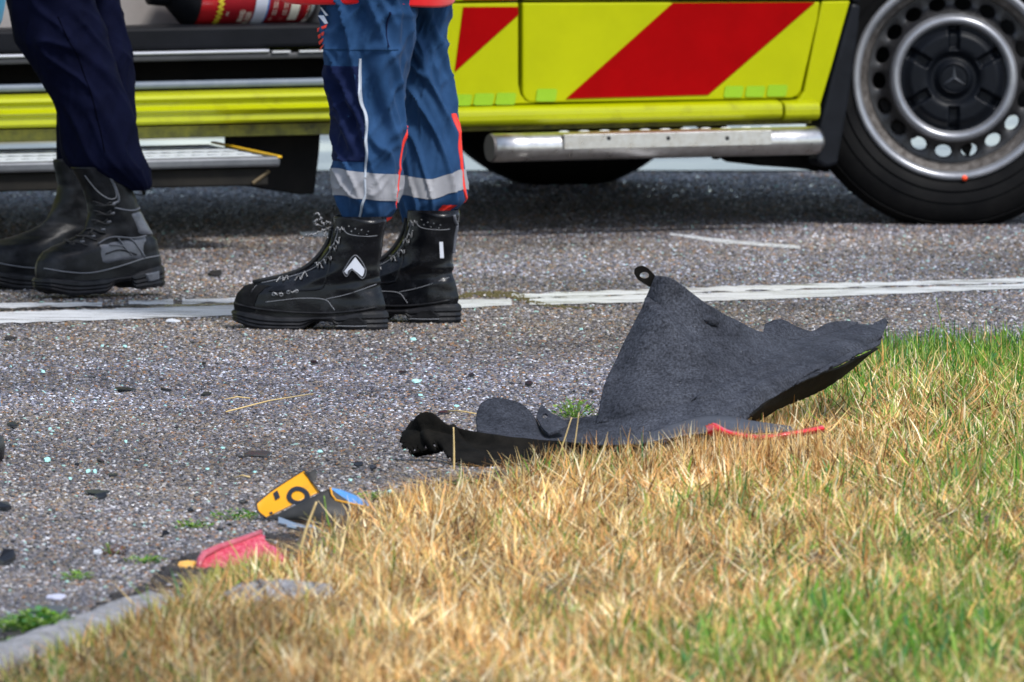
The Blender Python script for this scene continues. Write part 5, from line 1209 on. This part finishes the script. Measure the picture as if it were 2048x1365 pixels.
# mown upright blades, in tufts
xs, ys, rt = pxroots(85000); n = len(xs)
g = greenness(xs, ys); clump = nz(xs, ys, .016, 8.0)+.6*nz(xs, ys, .045, 28.0); pale = nz(xs, ys, .007, 41.0)
bare = (nz(xs, ys, .0075, 15.5)+.3*nz(xs, ys, .03, 19.0) < -.20)
hgt = rng.uniform(.016, .050, n)*(1+.95*clump)*np.where(rng.random(n) < .10, 1.45, 1); hgt[bare] *= .45; hgt[(xs > 415) & (xs < 715) & (ys > 1222) & (ys < 1292)] *= .28; hgt[(xs > -50) & (xs < 420) & (np.abs(ys-yedge(xs)) < 30)] *= .6; hgt = np.clip(hgt, .008, .085)
az = 6.28*nz(xs, ys, .012, 61.0)*1.5+rng.normal(0, .8, n)
up = blades('grass', rt, hgt, az, np.abs(rng.normal(.38, .30, n)), rng.normal(.25, .4, n), rng.uniform(.0022, .0046, n), colours(n, g)*((1.12+.8*pale)*sward_tone(xs, ys))[:, None])
tag(up, 'mown dry and green grass covering the verge', 'grass', kind='stuff')
# taller green blades: by the liner at right and in the near right corner
def tufts(cx, cy, sx, sy, n, h0, h1, pal, w0=.002, w1=.004):
    xs = rng.normal(cx, sx, n); ys = np.maximum(rng.normal(cy, sy, n), yedge(xs)+2)
    p = np.array([tuple(G(x, y)) for x, y in zip(xs, ys)]); p[:, 2] = .008
    c = pal[rng.integers(0, len(pal), n)]*rng.uniform(.8, 1.15, (n, 1)); return p, rng.uniform(h0, h1, n), c, rng.uniform(w0, w1, n)
groups = [tufts(1900, 745, 130, 22, 1500, .03, .075, GREEN), tufts(1660, 800, 60, 25, 420, .03, .075, GREEN), tufts(1980, 830, 110, 55, 900, .025, .06, GREEN), tufts(1680, 1310, 50, 26, 120, .07, .115, GREEN, .006, .0095), tufts(1560, 1330, 60, 26, 70, .05, .09, GREEN, .006, .009), tufts(1760, 1290, 170, 60, 700, .03, .08, GREEN, .003, .007), tufts(1960, 1150, 110, 110, 1100, .03, .07, GREEN, .003, .006), tufts(1430, 1360, 120, 30, 260, .05, .095, GREEN, .005, .009), tufts(1990, 1000, 70, 20, 160, .05, .08, GREEN, .003, .006), tufts(1900, 1340, 140, 40, 420, .05, .10, GREEN, .005, .009), tufts(1150, 1370, 160, 30, 260, .03, .06, GREEN, .003, .005), tufts(1160, 970, 90, 12, 120, .03, .055, GREEN),
          tufts(1530, 960, 115, 9, 1700, .045, .092, STRAW, .0014, .0028), tufts(1530, 900, 110, 8, 500, .03, .058, STRAW, .0014, .0026), tufts(1000, 1060, 90, 14, 500, .03, .065, STRAW*.75, .002, .0035), tufts(1230, 1110, 120, 16, 500, .03, .06, STRAW*.7, .002, .0035), tufts(1500, 1090, 150, 16, 500, .03, .06, STRAW*.8, .002, .0035), tufts(1200, 952, 160, 12, 380, .03, .065, STRAW, .0014, .0024), tufts(800, 1050, 70, 14, 420, .03, .06, STRAW, .0014, .0026), tufts(900, 1020, 80, 12, 260, .03, .06, STRAW, .0014, .0026), tufts(560, 1310, 130, 22, 700, .03, .06, STRAW, .002, .0036), tufts(300, 1290, 120, 24, 400, .02, .05, YGRN, .002, .0036), tufts(700, 1300, 220, 40, 700, .03, .06, STRAW*.7, .002, .004), tufts(1840, 760, 160, 25, 420, .03, .085, STRAW, .0012, .0022), tufts(520, 1165, 90, 16, 420, .02, .045, YGRN, .0016, .003)]
p = np.concatenate([q[0] for q in groups]); h = np.concatenate([q[1] for q in groups]); c = np.concatenate([q[2] for q in groups]); wd = np.concatenate([q[3] for q in groups]); n = len(p)
tg = blades('tall_grass', p, h, rng.uniform(0, 6.28, n), np.abs(rng.normal(.22, .2, n)), rng.normal(.25, .35, n), wd, c)
tag(tg, 'longer green and straw coloured blades among the mown grass', 'grass', kind='stuff')
# far verge grass beyond the road
n = 9000; s = rng.uniform(-6, 8, n); q = Q_FAR+rng.uniform(0, 2.2, n)
p = np.stack([RD.x*s+RN.x*q, RD.y*s+RN.y*q, np.full(n, -.01)+.03*np.clip((q-Q_FAR)/2, 0, 1)], -1)
c = np.where(rng.random((n, 1)) < .5, YGRN[rng.integers(0, 3, n)], GREEN[rng.integers(0, 6, n)])
fg_ = blades('far_grass', p, rng.uniform(.03, .09, n), rng.uniform(0, 6.28, n), np.abs(rng.normal(.3, .2, n)), rng.normal(.2, .3, n), rng.uniform(.004, .008, n), c, levels=3)
tag(fg_, 'grass on the far side of the road', 'grass', kind='stuff')
# single long stalks that stand out, each on its own
def stalk(pts, r, m, label, name='grass_stalk'):
    o = G(*pts[0][:2], .0); d = o.y
    sp = spline([tuple(D(x, y, d+dd)-o) for x, y, dd in [(p[0], p[1], p[2] if len(p) > 2 else 0) for p in pts]], 14)
    b = MB(); b.tube([tuple(q) for q in sp], [r*(1-.5*i/13) for i in range(14)], 6); ob = b.build(name, m, None, smooth=True, loc=o); tag(ob, label, 'grass stalk'); return ob
M_ST = mat('straw_stalk', (.55, .38, .14), .6, c2=(.66, .5, .24), vs=60); M_GS = mat('green_stalk', (.14, .25, .03), .6); M_OS = mat('ochre_stalk', (.52, .22, .06), .6)
stalk([(908, 942), (908, 900, 0), (907, 855, 0)], .0024, M_ST, 'pale straw stalk standing before the liner apron')
stalk([(1092, 980), (1122, 900, 0), (1143, 836, 0)], .0018, M_ST, 'straw stalk leaning right across the liner apron')
stalk([(1135, 980), (1148, 900, 0), (1158, 826, 0)], .0016, M_ST, 'thin straw stalk crossing before the round holed tab')
stalk([(1500, 905), (1470, 850, 0), (1462, 806, 0)], .0013, M_OS, 'ochre stalk rising before the red strip')
stalk([(1660, 840), (1645, 780, 0), (1637, 742, 0)], .0013, M_OS, 'reddish stalk before the dark turned liner edge')
stalk([(1762, 800), (1768, 740, 0), (1770, 690, 0)], .0024, M_GS, 'green blade standing by the liner torn tip')
stalk([(1892, 742), (1884, 660, 0), (1872, 596, 0)], .0014, M_GS, 'tall thin green stalk against the asphalt at right')
stalk([(1985, 745), (1975, 690, 0), (1972, 640, 0)], .0016, M_GS, 'upright green blade near the right edge of the road')
stalk([(596, 1120), (612, 1060, 0), (633, 1004, 0)], .0034, M_ST, 'thick pale stalk standing before the yellow plate')
stalk([(668, 1072), (655, 1040, 0), (648, 992, 0)], .0026, M_GS, 'greenish stalk standing before the dark plate flap')
stalk([(815, 1290), (822, 1240, 0), (836, 1196, 0)], .0052, M_GS, 'broad blurred green blade in the near straw')
b = MB()
for (x0, y0, x1, y1, nm) in ((452, 824, 626, 788, 'long pale grass straw lying on the asphalt'), (880, 824, 952, 828, 'yellow straw lying behind the liner lobe'), (448, 800, 500, 797, 'thin short straw on asphalt left of the long straw'), (470, 956, 500, 955, 'pale short straw above the yellow plate')):
    a, c_ = G(x0, y0, .006), G(x1, y1, .008); o = (a+c_)/2; ob = MB().tube([a-o, (Vector((0, 0, .004))), c_-o], .0014, 6).build('straw', M_ST, None, smooth=True, loc=o); tag(ob, nm, 'straw')
# loose straws by the road edge
n = 2300; xs = rng.normal(720, 270, n); ys = yedge(xs)+12-np.abs(rng.normal(0, 26, n)); p = np.array([tuple(G(x, y)) for x, y in zip(xs, ys)]); p[:, 2] = .006
ls = blades('loose_straw', p, rng.uniform(.02, .09, n), np.where(rng.random(n) < .5, 0, math.pi)+rng.normal(0, .5, n), rng.uniform(1.35, 1.57, n), rng.normal(0, .1, n), rng.uniform(.0012, .0026, n), STRAW[rng.integers(0, 7, n)], levels=3)
tag(ls, 'loose straws scattered along the asphalt edge', 'straw', kind='stuff')
# crumbs of soil and grit along the broken road edge
def edge_cells():
    vs = []; fs = []
    for i, x in enumerate(np.linspace(-250, 1300, 80)):
        y = yedge(x); wdt = np.interp(x, [-250, 100, 400, 700, 1000, 1300], [130, 110, 100, 60, 34, 14])
        vs += [tuple(G(x, y-wdt*(.8+.4*noise.noise(Vector((x*.01, 0, 0)))), .004)), tuple(G(x, y+12, .004))]
        if i: fs.append((2*i-2, 2*i, 2*i+1, 2*i-1))
    return vs, fs
M_GRIT = mat('soil_crumbs', (.03, .027, .028), .9)
gr = scatter('soil_crumbs', edge_cells(), 4200, (.0025, .0025, .002), (.012, .011, .009), M_GRIT, 11); tag(gr, 'dark soil crumbs and grit along the asphalt edge', 'grit')
gr = scatter('pebbles', edge_cells(), 500, (.003, .003, .002), (.010, .009, .006), M_STONE, 12, sub=2); tag(gr, 'loose pebbles along the asphalt edge', 'pebbles')
# weeds: low rosettes of small leaves
def weed(px, py, wpx, hpx, n, label, seed, pal=GREEN, leaf=.008):
    o = G(px, py); sc = FPX/o.y; r = random.Random(seed); b = MB(); cols_ = []
    for i in range(n):
        a = r.uniform(0, 6.28); rr = math.sqrt(r.random())*wpx/2/sc; z = r.uniform(.1, 1)*hpx/sc*(1-.5*rr/(wpx/2/sc)); L_ = leaf*r.uniform(.6, 1.3); wd_ = L_*.38
        c = Vector((rr*math.cos(a), rr*math.sin(a)*1.2, z)); az = a+r.uniform(-1, 1); el = r.uniform(-.2, 1.0)
        t = Vector((math.cos(az)*math.cos(el), math.sin(az)*math.cos(el), math.sin(el))); s_ = t.cross(Vector((0, 0, 1))).normalized(); u_ = s_.cross(t)
        b.add([c-t*L_/2, c+s_*wd_+u_*.001, c+t*L_*.25+s_*wd_*.8, c+t*L_/2, c+t*L_*.25-s_*wd_*.8, c-s_*wd_+u_*.001], [(0, 1, 2, 3), (0, 3, 4, 5)])
        q = np.array(pal[r.randrange(len(pal))])*r.uniform(.7, 1.2); cols_ += [(*q, 1)]*6
    ob = b.build('weed', M_LEAF, None, loc=o, flipfix=False)
    ca = ob.data.color_attributes.new('Col', 'FLOAT_COLOR', 'POINT'); ca.data.foreach_set('color', np.array(cols_, np.float32).ravel())
    st = MB()
    for i in range(max(4, n//10)):
        a = r.uniform(0, 6.28); rr = r.uniform(.2, .9)*wpx/2/sc; st.tube([(0, 0, -.005), (rr*.5*math.cos(a), rr*.5*math.sin(a), hpx/sc*.3), (rr*math.cos(a), rr*math.sin(a), hpx/sc*r.uniform(.4, .9))], .0007, 4)
    st.build('stem', M_GS, ob); tag(ob, label, 'weed'); return ob
weed(1150, 838, 92, 48, 150, 'bushy green weed growing behind the holed liner tab', 1)
weed(385, 1058, 84, 22, 70, 'low green weed left of the yellow plate', 2)
weed(470, 1040, 110, 24, 110, 'green weed mat touching the left corner of the yellow plate', 3)
weed(755, 1002, 110, 24, 120, 'green weed mat right of the blue plate end', 4)
weed(800, 1022, 60, 20, 60, 'small weed at the straw edge behind the plate', 5)
weed(930, 978, 110, 28, 90, 'dark green weeds under the liner apron', 6, GREEN*.55)
weed(150, 1162, 84, 26, 80, 'small green weed on the asphalt at lower left', 7)
weed(292, 1128, 90, 22, 80, 'flat green weed left of the red lens', 8)
weed(225, 1112, 56, 30, 60, 'reddish brown weed by the white chip', 9, np.array([(.16, .06, .04), (.22, .09, .05), (.12, .07, .03)]))
weed(80, 1268, 200, 55, 520, 'larger green weed patch above the concrete kerb', 10, GREEN, .012)
weed(30, 1300, 120, 30, 120, 'green leaves against the left end of the concrete kerb', 11)
weed(590, 1245, 70, 24, 60, 'bright green weed before the short kerb stone', 12, GREEN, .012)
weed(1560, 1012, 180, 30, 130, 'trailing green clover in the straw below the liner', 13, GREEN*1.2, .014)
weed(1660, 1010, 120, 24, 60, 'clover leaves right of the trailing clover', 14, GREEN*1.3, .014)
weed(1390, 1040, 70, 40, 40, 'pale green herb in the straw at centre right', 15, GREEN*1.1, .014)
weed(1960, 760, 170, 60, 120, 'broad leaved weeds at the verge edge on the right', 16, GREEN*1.1, .022)
weed(1780, 745, 100, 40, 60, 'leafy weed beside the liner torn tip', 17, GREEN*1.1, .018)
weed(1960, 1345, 120, 50, 40, 'dark broad leaved weed in the lower right corner', 18, GREEN*.5, .035)
weed(330, 1262, 110, 22, 70, 'weed leaves growing over the long kerb stone', 19)
weed(1700, 940, 40, 80, 8, 'single upright oval leaf in the straw', 20, GREEN*1.5, .03)
